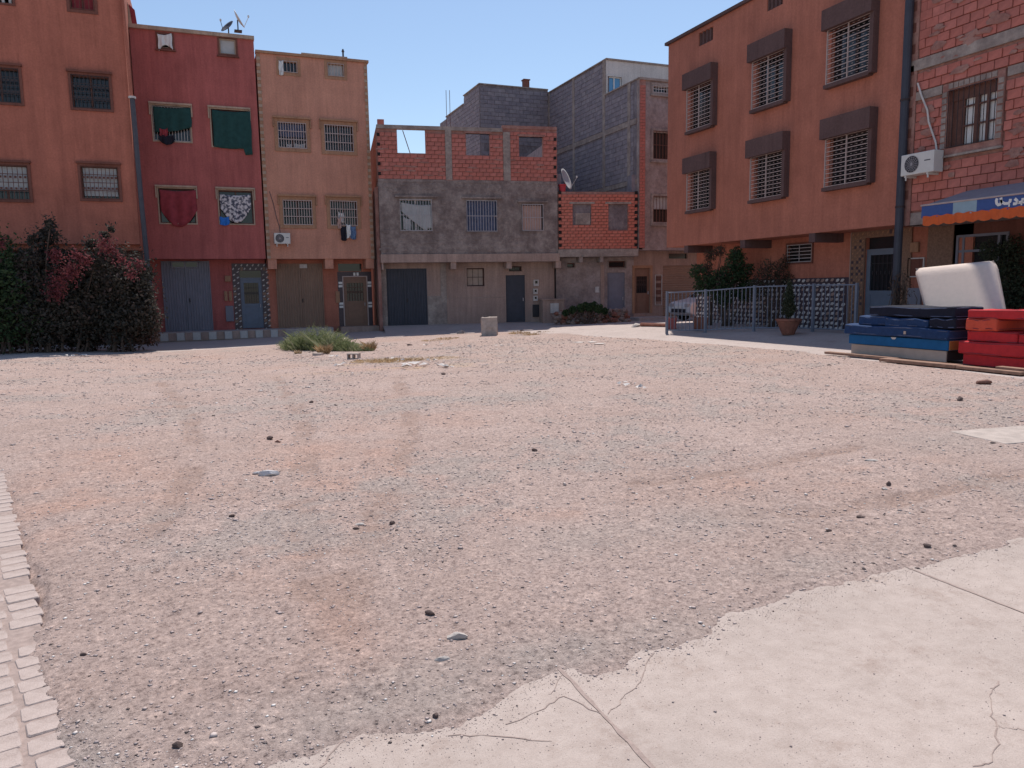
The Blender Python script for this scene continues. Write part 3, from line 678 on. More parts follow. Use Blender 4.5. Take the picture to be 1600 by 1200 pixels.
cc = gt(1560, 683); o = MB().box(-.55, .55, -.33, .33, -.05, .018).build('concrete_cover', 'pale concrete block', bevel=.01); o.location = (cc[0]+.25, cc[1]-.05, float(earth_z(np.array([cc[0]]), np.array([cc[1]]))[0][0])-.01); o.rotation_euler = (0, 0, -.12); tag(o, 'flat pale concrete cover let into the dirt at the right picture edge', 'concrete cover')
# upright concrete block on the far rim of the plot
c = gt(767, 525); bz = float(earth_z(np.array([c[0]]), np.array([c[1]]))[0][0])
blk = thing('concrete_block', 'squat upright concrete block with a broken top on the far rim of the plot', 'concrete block', (c[0], c[1]+.15, bz-.02), -_y)
bm = bmesh.new(); bmesh.ops.create_cube(bm, size=1); bmesh.ops.subdivide_edges(bm, edges=bm.edges[:], cuts=5, use_grid_fill=True)
for v in bm.verts:
    t = v.co.z+.5; v.co.x *= .60*(1-.06*t); v.co.y *= .5; v.co.z = t*.68
    q_ = vn(v.co.x*7+3, v.co.y*7+v.co.z*5, 3); v.co += Vector((q_-.5, vn(v.co.x*6, v.co.z*6, 8)-.5, (q_-.5)*(1 if t > .9 else 0)))*.05
me = bpy.data.meshes.new('body'); bm.to_mesh(me); bm.free(); me.materials.append(M['pale concrete block']); o = bpy.data.objects.new('body', me); COL.objects.link(o); o.parent = blk
MB().box(-.27, .27, -.22, .22, -.05, .02).build('footing', 'terracotta pot', blk)

# weeds on their mound
c = gt(510, 548); cz = float(earth_z(np.array([c[0]]), np.array([c[1]]))[0][0])
Vs, Fs, Ts = [], [], []; off = 0
gw = random.Random(31); tufts = []
for i in range(64):
    u = gw.random(); px = 446+130*u; top = math.sin(math.pi*min(1, max(0, (u*1.0+.08)))) ; tufts.append((px, gw.uniform(-.3, .7), gw.uniform(.10, .24), (.14+.50*top)*gw.uniform(.6, 1.3)))
for k, (px, dy, rx, h) in enumerate(tufts):
    cc = gt(px, 549); zz = float(earth_z(np.array([cc[0]]), np.array([cc[1]+dy]))[0][0])-.03
    V, F, T = blades(cc[0], cc[1]+dy, zz, 38, rx, rx, h*.95, 100+k, .005, 1.2); Vs.append(V); Fs.append(F+off); Ts.append(np.clip(T*.7+gw.uniform(0, .4), 0, 1)); off += len(V)
    V, F, T = leafcloud([(cc[0]+gw.uniform(-.1, .1), cc[1]+dy, zz+h*.45, rx*1.5, rx*1.5, h*.5), (cc[0]+gw.uniform(-.15, .15), cc[1]+dy, zz+h*.8, rx*.6, rx*.6, h*.3)], 420, .034, 700+k, shell=.3); Vs.append(V); Fs.append(F+off); Ts.append(np.clip(T*.6+gw.uniform(0, .45), 0, 1)); off += len(V)
tag(npmesh('weed_clump', np.concatenate(Vs), np.concatenate(Fs), 'weed green', tone=np.concatenate(Ts)), 'tall pale green weeds growing on a low mound of earth', 'weeds', kind='stuff')
Vs, Fs, Ts = [], [], []; off = 0
for k, (px, py, n, rx, h) in enumerate([(506, 554, 420, .16, .34), (577, 549, 300, .16, .38), (466, 554, 120, .1, .16), (590, 566, 350, .6, .10), (620, 566, 300, .6, .10), (660, 563, 250, .8, .07), (700, 530, 160, .4, .10), (812, 522, 220, .4, .13), (830, 524, 160, .3, .12), (850, 519, 160, .4, .12), (300, 545, 120, .5, .06), (680, 533, 140, .5, .08)]):
    cc = gt(px, py); V, F, T = blades(cc[0], cc[1], float(earth_z(np.array([cc[0]]), np.array([cc[1]]))[0][0]), n, rx, rx*.6, h, 200+k, .014, 1.0); Vs.append(V); Fs.append(F+off); Ts.append(T); off += len(V)
tag(npmesh('dry_grass', np.concatenate(Vs), np.concatenate(Fs), 'straw', tone=np.concatenate(Ts)), 'tufts of dry straw-coloured grass around the weed clump', 'dry grass', kind='stuff')
gr = np.random.default_rng(44); n = 1500; cx_ = np.array([gt(a_, b_)[:2] for a_, b_ in ((470, 560), (540, 562), (620, 566), (680, 570), (720, 545), (820, 524), (770, 600), (1080, 830), (940, 750), (1200, 790))]); pk = gr.integers(0, len(cx_), n)
x = cx_[pk, 0]+gr.normal(size=n)*.55; y = cx_[pk, 1]+gr.normal(size=n)*.4; z, sd = earth_z(x, y); ok = sd > 0; x, y, z = x[ok], y[ok], z[ok]; n = len(x); s = .0048*np.exp(gr.random(n)**2*1.4)*(.6+.05*np.hypot(x, y))
V = BASE[None]*s[:, None, None]*gr.uniform(.4, 1.5, (n, 6, 3)); V[:, :, 2] *= .6; V = V+np.stack([x, y, z+s*.2], 1)[:, None]
tag(npmesh('rubble', V.reshape(-1, 3), (BF[None]+6*np.arange(n)[:, None, None]).reshape(-1, 3), 'gravel stones', tone=np.repeat(gr.random(n), 6)), kind='stuff')
# paper and rag scraps
b_ = MB(); g = random.Random(4)
for (px, py, s) in [(530, 572, .3), (610, 563, .25), (622, 566, .22), (645, 572, .4), (655, 574, .3), (685, 576, .3), (700, 577, .25), (640, 577, .3), (676, 566, .2), (112, 557, .25), (122, 558, .3), (132, 558, .2), (972, 605, .2), (1005, 610, .14), (985, 604, .12), (520, 560, .2), (560, 565, .12), (735, 545, .16), (780, 546, .16), (690, 540, .2), (668, 541, .2), (930, 541, .8)]:
    cc = gt(px, py); z = float(earth_z(np.array([cc[0]]), np.array([cc[1]]))[0][0])
    for _ in range(3):
        x, y = cc[0]+g.uniform(-s, s)*.6, cc[1]+g.uniform(-s, s)*.6; a = g.uniform(0, 3); q_ = s*g.uniform(.2, .5)
        b_.add([(x+math.cos(a+t)*q_*g.uniform(.6, 1), y+math.sin(a+t)*q_*.7*g.uniform(.6, 1), z+.012+g.uniform(0, .05)*(s < .5)) for t in (0, 1.5, 3.1, 4.6)]+[(x, y, z+.03+.05*g.random()*(s < .5))], [(0, 1, 4), (1, 2, 4), (2, 3, 4), (3, 0, 4)])
flat('scrap paper', (.62, .56, .52), .9, var=.1)
tag(b_.build('litter', 'scrap paper'), 'white paper and rag scraps scattered near the weeds', 'litter', kind='stuff')
# hollow bricks by the weeds
for (px, py, w_, h_, lab) in [(553, 562, .30, .16, 'pale hollow brick standing on edge in front of the weed clump'), (497, 556, .26, .07, 'flat brick half hidden under the left of the weeds')]:
    cc = gt(px, py); z = float(earth_z(np.array([cc[0]]), np.array([cc[1]]))[0][0]); q = MB(); q.wall(-w_/2, w_/2, 0, h_, -.09, .09, [(-w_/2+.03, -.015, .03, h_-.03), (.015, w_/2-.03, .03, h_-.03)] if h_ > .1 else [])
    o = q.build('loose_brick', 'pale concrete block'); o.location = (cc[0], cc[1], z-.01); o.rotation_euler = (0, 0, -_y-.15); tag(o, lab, 'brick')

# ================================================================ HOUSE A: terracotta, far left
FA = Fac((-13.0, 31.0), (1, 0))
HA = FA.house('terracotta_house', 'tall terracotta plastered house with dark grilled windows behind the flowering hedge')
xr = FA.l(205, 200)[0]; HT = 13.4
rows = [FA.r(110, 116, 174, 172), FA.r(125, 259, 188, 312), FA.r(-34, 103, 34, 162), FA.r(-30, 256, 48, 313)]
r2 = FA.r(106, -30, 148, 18); r1 = FA.r(-40, -20, 20, 6)
pitch = rows[0][0]-rows[2][0]; off = [FA.r(110, 116, 174, 172)]
for k in (2, 3, 4):
    rows += [(rows[0][0]-pitch*k*.9, rows[0][1]-pitch*k*.9, rows[0][2], rows[0][3]), (rows[1][0]-pitch*k*.9, rows[1][1]-pitch*k*.9, rows[1][2], rows[1][3])]
zo = FA.l(100, 381)[1]
MB().wall(0, xr, zo, HT, 0, .25, rows+[r2, r1]).build('wall', 'terracotta plaster', HA)
MB().box(0, xr, .25, 9, zo-.001, zo+.2).box(0, xr, .26, .9, zo-.2, zo-.002).build('overhang', 'terracotta plaster', HA)
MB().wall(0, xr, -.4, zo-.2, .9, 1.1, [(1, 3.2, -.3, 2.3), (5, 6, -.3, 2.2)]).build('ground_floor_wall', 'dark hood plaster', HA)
shell(HA, 0, xr, zo+.2, HT, .25, 9.5, 'terracotta plaster'); shell(HA, 0, xr, -.4, zo-.01, 1.1, 9.5, 'terracotta plaster', roof=False)
floors(HA, .2, xr-.2, .5, 9, (6.4, 9.6))
for k, r in enumerate(rows):
    window(HA, r, sash='brown wood', surround='brown trim', sw=.08, proud=.05, hood='brown trim', hood_p=.13, hood_w=.03, grille='scroll', gm='dark iron' if k in (0, 2) else 'rust iron', nv=9, nh=4, curtain=('net curtain', .1 if k != 3 else .3) if k in (1, 3) else None, mull=1)
o = window(HA, r2, sash='rust iron', pane='red cloth', surround='brown trim', sw=.1, proud=.03, grille='y', gm='rust iron', nv=5, nh=2)
q = MB()
for i in range(9): q.box(r1[0]+.12+i*.2, r1[0]+.2+i*.2, .08, .16, r1[2], r1[3])
MB().frame(r1, .07, -.03, .05).build('opening_frame', 'brown trim', HA); q.build('baluster', 'white plaster', HA)
# downpipe with its white collar
px_ = FA.l(211, 200, -.1)[0]; zc = FA.l(206, 153, -.1)[1]
q = MB().tube((px_-.1, -.1, 13), (px_-.04, -.1, zc), .05, 8); q.build('upper_drainpipe', 'terracotta plaster', HA)
dp = MB().path([(px_-.02, -.1, zc), (px_+.02, -.12, 5), (px_+.12, -.12, .2)], .085, 8).build('drainpipe', 'pipe grey', HA)
MB().tube((px_-.02, -.1, zc-.02), (px_-.02, -.1, zc+.05), .125, 10).build('collar', 'white plaster', dp)

# ================================================================ HOUSE B: maroon
FB = Fac((-2.15, 33.4), (1, 0)); HB = FB.house('maroon_house', 'maroon plastered three storey house with cream cornice and cloth-covered windows')
WB = 4.49; zo = 2.92; TB = 11.62
s1, s2 = FB.r(246, 53, 270, 76), FB.r(342, 59, 369, 86)
w1, w2 = FB.r(237, 164, 299, 222), FB.r(329, 170, 390, 231); w3, w4 = FB.r(247, 294, 307, 349), FB.r(341, 297, 397, 350)
MB().wall(0, WB, zo, TB, 0, .22, [s1, s2, w1, w2, w3, w4]).build('wall', 'maroon plaster', HB)
MB().box(-.03, WB+.02, -.10, .24, TB-.02, TB+.12).build('cornice', 'cream trim', HB)
MB().box(0, WB, .22, 8, zo, zo+.2).build('overhang', 'maroon plaster', HB)
yb = .75; gar = FB.r(251, 408, 334, 517, yb); dr = FB.r(374, 423, 413, 513, yb)
MB().wall(0, WB, -.35, zo, yb, yb+.2, [gar, dr]).build('ground_floor_wall', 'maroon plaster', HB)
shell(HB, 0, WB, zo+.2, TB, .22, 9, 'maroon plaster'); shell(HB, 0, WB, -.35, zo-.01, yb+.2, 9, 'maroon plaster', roof=False); floors(HB, .2, WB-.2, .4, 8.5, (6.0, 9.1))
for s in (s1, s2): window(HB, s, sash='cream trim', surround='brown trim', sw=.07, proud=.03, sill='brown trim', mull=0, pane='net curtain' if s is s2 else 'dark glass', recess=.08)  # right pane coloured pale to stand in for the bright sky behind it
for r, dp_ in ((w1, 'dark glass'), (w2, 'dark glass'), (w3, 'dark glass'), (w4, 'dark glass')): window(HB, r, sash='brown wood', surround='cream trim', sw=.05, proud=.03, hood='cream trim', hood_p=.11, hood_w=.06, drop=.42, mull=1, grille='y' if r is w1 else None, gm='white plaster', gy=.05, nv=12, nh=2)
ribbed(HB, 'garage_door', (gar[0], gar[1], gar[2], gar[3]), yb-.02, 'blue grey metal', .1)
vr = FB.r(269, 410, 308, 417, yb-.06); MB().box(vr[0], vr[1], yb-.062, yb-.056, vr[2], vr[3]).build('vent_glass', 'dark glass', HB); MB().frame(vr, .04, yb-.08, yb-.055).box((vr[0]+vr[1])/2-.03, (vr[0]+vr[1])/2+.03, yb-.08, yb-.055, vr[2], vr[3]).build('vent_frame', 'blue grey metal', HB)
dd = FB.r(375, 436, 414, 512, yb); iron_door(HB, (dr[0], dr[1], dd[2], dd[3]), yb+.05, 'blue metal', .92, .50)
MB().box(dr[0], dr[1], yb+.08, yb+.1, dd[3]+.04, dr[3]).build('transom', 'dark glass', HB); MB().box(dr[0], dr[1], yb+.03, yb+.1, dd[3], dd[3]+.05).build('door_head', 'blue metal', HB)
to = FB.r(362, 413, 428, 515, yb-.02); to = (to[0], min(to[1], WB-.02), to[2], to[3])
MB().frame((dr[0], dr[1], to[2], dr[3]), .3, yb-.018, yb-.002, bottom=False).build('tile_backing', 'tile dark', HB)
zellige(HB, [(dr[0]-.3, dr[0], to[2], dr[3]), (dr[1], dr[1]+.3, to[2], dr[3]), (dr[0]-.3, dr[1]+.3, dr[3], dr[3]+.3)], yb-.02, .11)
for (a, b_, c, d, mt) in [(351, 431, 361, 440, 'ochre trim'), (350, 455, 356, 470, 'ochre trim'), (357, 455, 363, 470, 'ochre trim'), (352, 478, 366, 502, 'blue grey metal')]:
    r = FB.r(a, b_, c, d, yb); MB().box(r[0], r[1], yb-.07, yb-.002, r[2], r[3]).build('meter_box', mt, HB, bevel=.01)
# plinth of the two houses with painted kerb blocks
MB().box(-.1, WB+2.6, yb-1.05, yb+.3, -.6, -.012).build('doorstep', 'street concrete', HB)
for i in range(17):
    MB().box(-.0+i*.3, -.0+i*.3+.285, yb-1.11, yb-1.052, -.33, -.03).build('kerb_tile', 'tile white' if i % 2 else 'pale render', HB)

x0_, z0_ = FB.l(226, 33, .6); x1_, z1_ = FB.l(292, 41, .6)
MB().box(x0_, x1_, .5, 1.6, TB-.1, TB+.24).build('roof_sheet', 'white plaster', HB)
q = MB(); g = random.Random(21)
for i in range(7): xx = x1_+i*.11; q.box(xx, xx+.12, .5, 1.2, TB-.05, TB+.17+g.uniform(-.03, .06))
q.build('roof_tarpaulin', 'pipe grey', HB); MB().prism([(.02, TB-.1), (.30, TB-.1), (.22, TB+.75), (.02, TB+.95)], .3, .36).build('roof_board', 'red cloth', HB); MB().prism([(-.02, TB+.1), (.10, TB+.1), (.04, TB+.8), (-.02, TB+1.0)], .24, .298).build('roof_panel', 'cream trim', HB)

# ================================================================ HOUSE C: salmon
FC = Fac((2.40, 33.38), (1, 0)); HC = FC.house('salmon_house', 'salmon plastered three storey house with toothed corner strips and white window grilles')
WC = 4.48; TC = 11.12
s1, s2 = FC.r(436, 94, 465, 115), FC.r(511, 98, 538, 121); w1, w2 = FC.r(433, 190, 480, 233), FC.r(506, 194, 553, 238); w3, w4 = FC.r(441, 312, 489, 352), FC.r(515, 313, 559, 353)
MB().wall(0, WC, zo, TC, 0, .22, [s1, s2, w1, w2, w3, w4]).build('wall', 'salmon plaster', HC)
MB().box(-.02, WC+.06, -.09, .24, TC, TC+.1).build('cornice', 'ochre trim', HC)
MB().box(0, WC, .22, 8, zo, zo+.2).build('overhang', 'salmon plaster', HC)
yc = .75; gar = FC.r(430, 412, 508, 515, yc); dr = FC.r(536, 433, 575, 510, yc); tr = FC.r(528, 412, 565, 424, yc)
MB().wall(0, WC, -.35, zo, yc, yc+.2, [gar, dr, tr]).build('ground_floor_wall', 'orange plaster', HC)
shell(HC, 0, WC, zo+.2, TC, .22, 9, 'salmon plaster'); shell(HC, 0, WC, -.35, zo-.01, yc+.2, 9, 'salmon plaster', roof=False); floors(HC, .2, WC-.2, .4, 8.5, (6.0, 9.1))
a = FC.l(508, 405)[0]; 
for a in (a, WC-.37, .02): MB().box(a, a+.35, .05, yc, zo-.42, zo-.002).build('corbel', 'salmon plaster', HC)
for x in (0.0, WC-.14):
    q = MB(); n = 62
    for i in range(n):
        z = zo+(TC-zo)*i/n; h = (TC-zo)/n; q.mi = i % 2; q.box(x+(.012 if i % 2 else 0), x+.14, -.03 if i % 2 == 0 else -.02, -.001, z, z+h*.9)
    q.build('corner_strip', ['cream trim', 'ochre trim'], HC)
for k, s in enumerate((s1, s2)): window(HC, s, sash='ochre trim', surround='ochre trim', sw=.12, proud=.02, mull=0, pane='net curtain' if k else 'dark glass', grille='y', gm='cream iron', nv=5, nh=1, recess=.08)  # second pane's pale colour imitates bright sky showing through, no curtain there
for r in (w1, w2, w3, w4): window(HC, r, sash='brown wood', surround='ochre trim', sw=.14, proud=.04, hood='ochre trim', hood_p=.13, hood_w=.05, drop=.35, grille='y', gm='cream iron', nv=11, nh=3, curtain=('slate blue curtain', .45) if r is w1 else None, gr=.012)
ribbed(HC, 'garage_door', gar, yc-.02, 'khaki metal', .1)
r = FC.r(468, 413, 480, 419, yc-.08); MB().box(r[0], r[1], yc-.09, yc-.055, r[2], r[3]).build('number_plate', 'white plaster', HC)
iron_door(HC, dr, yc+.02, 'brown door', .88, .52, gm='brown wood')
MB().box(tr[0], tr[1], yc+.05, yc+.07, tr[2], tr[3]).build('transom', 'dark glass', HC)
# dark tiled door surround with white bands
rs = FC.r(527, 425, 583, 512, yc-.02); rs = (rs[0], WC-.02, rs[2], rs[3])
MB().wall(rs[0], rs[1], dr[2], rs[3], yc-.02, yc-.001, [dr]).build('tile_backing', 'tile dark', HC)
q = MB()
for zp in ((440, 443.5), (445, 448.5), (472, 475.5), (477, 480.5)):
    za = FC.l(560, zp[1], yc)[1]; zb = FC.l(560, zp[0], yc)[1]
    q.box(rs[0]+.03, dr[0]-.05, yc-.035, yc-.021, za, zb); q.box(dr[1]+.05, rs[1]-.01, yc-.035, yc-.021, za, zb)
for xp in (552, 557): xa = FC.l(xp, 430, yc)[0]; q.box(xa, xa+.09, yc-.035, yc-.021, dr[3]+.06, rs[3]-.03)
q.build('white_band', 'white paint', HC); MB().frame((dr[0], dr[1], dr[2], dr[3]), .045, yc-.05, yc-.02, bottom=False).build('door_frame', 'cream iron', HC)
r = FC.r(524, 455, 531, 473, yc); MB().box(r[0], r[1], yc-.07, yc-.022, r[2], r[3]).build('meter_box', 'ochre trim', HC, bevel=.01)
MB().box(dr[0]-.3, WC+.1, yc-.75, yc-.03, -.4, -.02).build('doorstep', 'pale render', HC)
q = MB(); pc_ = [FC.l(a_, b_, -.02) for a_, b_ in ((421, 299), (427, 318), (432, 340), (436, 352), (438, 364))]; q.path([(a_, -.02, b_) for a_, b_ in pc_], .012, 5); q.build('cable', 'pipe grey', HC)
# parapet of the roof terrace rising behind
a = FC.l(471, 90)[0]; r_ = FC.r(471, 82, 543, 97, 2.2); MB().box(r_[0], r_[1], 2.2, 4.5, TC-1.2, r_[3]).build('stair_head', 'cream trim', HC)
x_, z_ = FC.l(536, 84, 2.4); MB().tube((x_, 2.4, z_-.5), (x_, 2.4, z_+.08), .04, 6).tube((x_, 2.4, z_+.08), (x_, 2.4, z_+.2), .07, 8, .03).build('vent_pipe', 'pipe grey', HC)

# ================================================================ HOUSE D: grey cement with open brick storey
FD = Fac((6.98, 32.42), (.988, -.156)); HD = FD.house('unfinished_grey_house', 'grey cement house topped by an unfinished red brick storey with open window holes')
WD = FD.l(871, 300)[0]; zb = FD.l(700, 281)[1]; zt = FD.l(700, 198)[1]; zo = FD.l(700, 409)[1]
w1, w2, w3 = FD.r(624, 311, 676, 361), FD.r(728, 313, 777, 362), FD.r(815, 319, 849, 361)
MB().wall(0, WD, zo, zb, 0, .25, [w1, w2, w3]).build('wall', 'grey cement', HD)
h1, h2, h3 = FD.r(620, 200.5, 665.5, 239.5), FD.r(728, 208, 766, 243), FD.r(811, 213, 849, 247)
MB().wall(0, WD, zb, zt, .04, .2, [h1, h2, h3]).build('brick_backing', 'mortar', HD)
MB().box(.05, FD.l(600, 190)[0], .0, .2, zt, zt+.22).build('raised_course', 'red brick 1', HD)
zt2 = FD.l(830, 197)[1]; xa = FD.l(785, 200)[0]; MB().box(xa, WD, .0, .2, zt, zt2).build('raised_course', 'mortar', HD)
cA = FD.r(695, 203, 707, 285); cB = FD.r(786, 216, 798, 285); xt = FD.l(600, 196)[0]
q = MB().box(.0, xa, -.02, .21, zt-.15, zt+.005); q.box(cA[0], cA[1], -.02, .21, zb, zt-.151); q.box(cB[0], cB[1], -.02, .21, zb, zt-.151); q.build('concrete_frame', 'beam cement', HD)
bricks(HD, [(0.02, cA[0], zb, zt-.16), (cA[1], cB[0], zb, zt-.16), (cB[1], WD, zb, zt-.02)], [h1, h2, h3], .03, .30, .175, ['red brick 0', 'red brick 1', 'red brick 2', 'red brick 3'], 300, gap=.011, jut=.010)
q = MB(); g = random.Random(15)
for i in range(90):
    x_, z_ = g.uniform(.2, WD-.3), zb+.175*g.randrange(0, 12); s_ = g.uniform(.06, .2); n_ = 7
    if z_ > zt-.3 or any(r[0]-.3 < x_ < r[1]+.3 and r[2]-.15 < z_ < r[3]+.15 for r in (h1, h2, h3)): continue
    q.add([(x_+math.cos(t*2*math.pi/n_)*s_*g.uniform(.5, 1.5)*1.5, -.014, z_+math.sin(t*2*math.pi/n_)*s_*.22*g.uniform(.5, 1.3)) for t in range(n_)]+[(x_, -.019, z_)], [(k, (k+1) % n_, n_) for k in range(n_)])
q.build('mortar_smears', 'mortar', HD)['kind'] = 'stuff'
for h in (h1, h2, h3): MB().box(h[0]-.08, h[1]+.08, -.012, .2, h[3], h[3]+.09).build('lintel', 'mortar', HD)
for x in (.0, WD-.16):
    for i in range(5): z = zb+.15+i*.4; MB().box(x, x+.12, -.012, -.002, z, z+.13).build('hollow_end', 'dark room', HD)
# side and back walls of the storey, in block
MB().box(.0, .16, .22, 7, zb, zt-.02).build('side_wall', 'mortar', HD); MB().box(-.14, -.01, .35, 8, -.3, zb-.3).build('party_wall', 'mortar', HD); MB().box(WD-.16, WD, .22, 7, zb, zt-.3).build('side_wall', 'grey block 1', HD)
MB().box(.0, WD, .25, 8, zb-.25, zb-.05).build('roof', 'beam cement', HD); shell(HD, 0, WD, zo, zb-.26, .25, 8, 'grey cement', roof=False)
# rough relief on the grey storey: trowel ridges and block courses that show through
q = MB(); g = random.Random(12)
for x_, z0_, z1_, wd_ in ((cA[0], zo, zb, .4), (cB[0], zo, zb, .3)): q.box(x_-.05, x_+wd_, -.012, -.001, z0_, z1_)
q.box(.0, WD, -.014, -.001, zb-.12, zb); q.build('render_band', 'grey cement', HD)
q = MB()
for i in range(240):
    x_, z_ = g.uniform(.1, WD-.6), g.uniform(zo+.2, zb-.2)
    if any(r[0]-.5 < x_ < r[1]+.2 and r[2]-.2 < z_ < r[3]+.2 for r in (w1, w2, w3)): continue
    s_ = g.uniform(.05, .22); n_ = 7; off_ = g.uniform(0, 6)
    pts = [(x_+math.cos(off_+t*2*math.pi/n_)*s_*g.uniform(.5, 1.2)*1.5, z_+math.sin(off_+t*2*math.pi/n_)*s_*.6*g.uniform(.5, 1.2)) for t in range(n_)]
    q.add([(a_, -.008-.0001*i*.3, c_) for a_, c_ in pts]+[(x_+(a_-x_)*1.1, .001, z_+(c_-z_)*1.1) for a_, c_ in pts], [tuple(range(n_))[::-1]]+[(k, (k+1) % n_, n_+(k+1) % n_, n_+k) for k in range(n_)])
q.build('plaster_patches', 'grey cement', HD)['kind'] = 'stuff'
for k, r in enumerate((w1, w2, w3)):
    window(HD, r, sash=('white plaster', 'slate blue curtain', 'black metal')[k], pane=('dark glass', 'dark glass', 'dark glass')[k], surround='grey cement', sw=.07, proud=.02, hood='grey cement', hood_p=.12, hood_w=.12, grille='y', gm='grey iron', nv=(11, 11, 8)[k], nh=2, gy=-.06, curtain=(None, ('slate blue curtain', 0.03), ('pink curtain', .02))[k], gr=.010)
zf = FD.l(700, 397)[1]
q = MB().box(-.02, WD+.05, -.10, .5, zo-.02, zf); q.build('beam', 'pale render', HD)
for px in (590, 704, 791, 868): xx = FD.l(px, 410)[0]; MB().box(max(xx-.0, .01), xx+.24, -.05, .55, zo-.32, zo-.021).build('corbel', 'pale render', HD)
yd = .62; gar = FD.r(597, 420, 669, 509, yd); dr = FD.r(790, 430, 821, 503, yd); ws = FD.r(729, 419, 757, 447, yd); tr = FD.r(795, 416, 815, 424, yd)
MB().wall(0, WD, -.35, zo, yd, yd+.2, [gar, dr, ws, tr]).build('ground_floor_wall', 'pale render', HD)
cc = FD.r(672, 412, 700, 505, yd); MB().box(gar[1]+.02, cc[1]-.2, yd-.02, yd-.001, -.35, 1.25).build('repair_patch', 'beam cement', HD)
xx = FD.l(690, 470, yd)[0]; MB().box(xx-.02, xx+.24, yd-.03, yd-.001, -.3, zo-.03).build('pilaster', 'beam cement', HD)
q = MB(); zc_ = FD.l(740, 465, yd)[1]; q.box(xx+.26, dr[0]-.1, yd-.012, yd-.001, zc_-.02, zc_); q.box(0, .22, yd-.06, yd-.001, -.3, zo-.1); q.build('ledge', 'beam cement', HD)
shell(HD, 0, WD, -.35, zo-.01, yd+.2, 8, 'grey cement', roof=False); floors(HD, .2, WD-.2, .5, 7.5, (zo+.1,))
ribbed(HD, 'garage_door', gar, yd+.03, 'dark blue metal', .12)
o = MB().box(dr[0], dr[1], yd+.06, yd+.1, dr[2], dr[3]).frame((dr[0]+.1, dr[1]-.1, dr[2]+.15, dr[3]-.15), .03, yd+.045, yd+.06).build('door', 'dark blue metal', HD); MB().box(dr[1]-.1, dr[1]-.07, yd, yd+.058, .95, 1.1).build('handle', 'grey iron', o)
MB().box(gar[0], gar[0], yd, yd+.01, 0, .01)
window(HD, ws, y=yd, sash='rust iron', pane='beige board', surround='pale render', sw=.07, proud=.03, mull=0, grille='y', gm='dark iron', nv=3, nh=2, gy=.03)
window(HD, tr, y=yd, sash='rust iron', surround='pale render', sw=.04, proud=.02, mull=0, grille='y', gm='dark iron', nv=5, nh=1, gy=.03)
for (a, b_, c, d, mt) in [(833.5, 437, 841.5, 447, 'white plaster'), (833, 451, 840, 459.5, 'white plaster'), (833, 462, 840, 470, 'white plaster'), (832, 476, 843, 495, 'black metal')]:
    r = FD.r(a, b_, c, d, yd); o = MB().box(r[0], r[1], yd-.06, yd-.002, r[2], r[3]).build('meter_box', mt, HD, bevel=.008)
    if mt == 'white plaster': MB().box(r[0]+.06, r[1]-.06, yd-.066, yd-.061, (r[2]+r[3])/2-.03, r[3]-.05).build('meter_dial', 'dark glass', o)
r = FD.r(848, 469, 882, 503, yd-.7); bx = MB().box(r[0], r[1], yd-.7, yd-.002, -.3, r[3]).box(r[0]-.05, r[1]+.05, yd-.75, yd-.002, r[3]+.002, r[3]+.05).build('water_cabinet', 'pale render', HD)
r = FD.r(860, 474, 873, 489, yd-.72); MB().box(r[0], r[1], yd-.74, yd-.702, r[2], r[3]).build('hatch', 'white plaster', bx)
MB().add([(0, yd, -.012), (WD, yd, -.012), (WD, yd-2.2, -.15), (0, yd-2.2, -.28)], [(0, 3, 2, 1)]).build('apron', 'street concrete', HD)
# roof rods
for k, px in enumerate((696.5, 702)):
    x_, z_ = FD.l(px, 141, .5); MB().tube((x_, .5, zb-.1), (x_+.01, .5, z_), .012, 5).build('steel_rod', 'rust iron', HD)
x_, z_ = FD.l(640, 225, 3); MB().tube((x_-.3, 3, z_+.6), (x_+.25, 3, z_-1.2), .02, 5).build('prop_pole', 'rust iron', HD)

# ================================================================ HOUSE E: small raw brick house
Pe = np.array(FD.w(WD+.03, 0, 0)[:2]); FE = Fac(Pe, (18.35-Pe[0], 30.35-Pe[1])); HE = FE.house('small_brick_house', 'small bright orange brick house with two blocked windows between grey houses')
WE = np.linalg.norm([18.35-Pe[0], 30.35-Pe[1]]); zt = FE.l(935, 299.5)[1]; zb = FE.l(935, 389)[1]; zg = FE.l(935, 401)[1]
b1, b2 = FE.r(895, 319, 924, 352), FE.r(951, 319, 981, 359)
MB().wall(0, WE, zb, zt, .04, .22, [b1, b2]).build('brick_backing', 'mortar', HE)
bricks(HE, [(0.02, WE, zb, zt)], [b1, b2], .03, .26, .135, ['orange brick 0', 'orange brick 1', 'orange brick 2'], 300)
for r in (b1, b2): MB().box(r[0], r[1], .1, .16, r[2], r[3]).build('blocked_opening', 'block mortar', HE)
r = FE.r(899, 333, 922, 351, .08); MB().box(r[0], r[1], .06, .098, r[2], r[3]).build('board', 'beam cement', HE)
q = MB()
for r in (b1, b2): q.box(r[0]-.15, r[1]+.15, -.012, .1, r[3]+.01, r[3]+.1)
q.box(-.03, WE+.02, -.08, .4, zg, zb-.005); q.build('beam', 'beam cement', HE)
for x in (.01, WE-.14):
    for i in range(9): z = zb+.1+i*.29; MB().box(x, x+.13, -.008, .001, z, z+.14).build('hollow_end', 'dark room', HE)
ye = .55; dr = FE.r(949, 426, 976, 492, ye); wv = FE.r(951, 408, 977, 418, ye); ws = FE.r(886, 411, 898, 418, ye)
MB().wall(0, WE, -.3, zg, ye, ye+.2, [dr, wv, ws]).build('ground_floor_wall', 'tall house cement', HE)
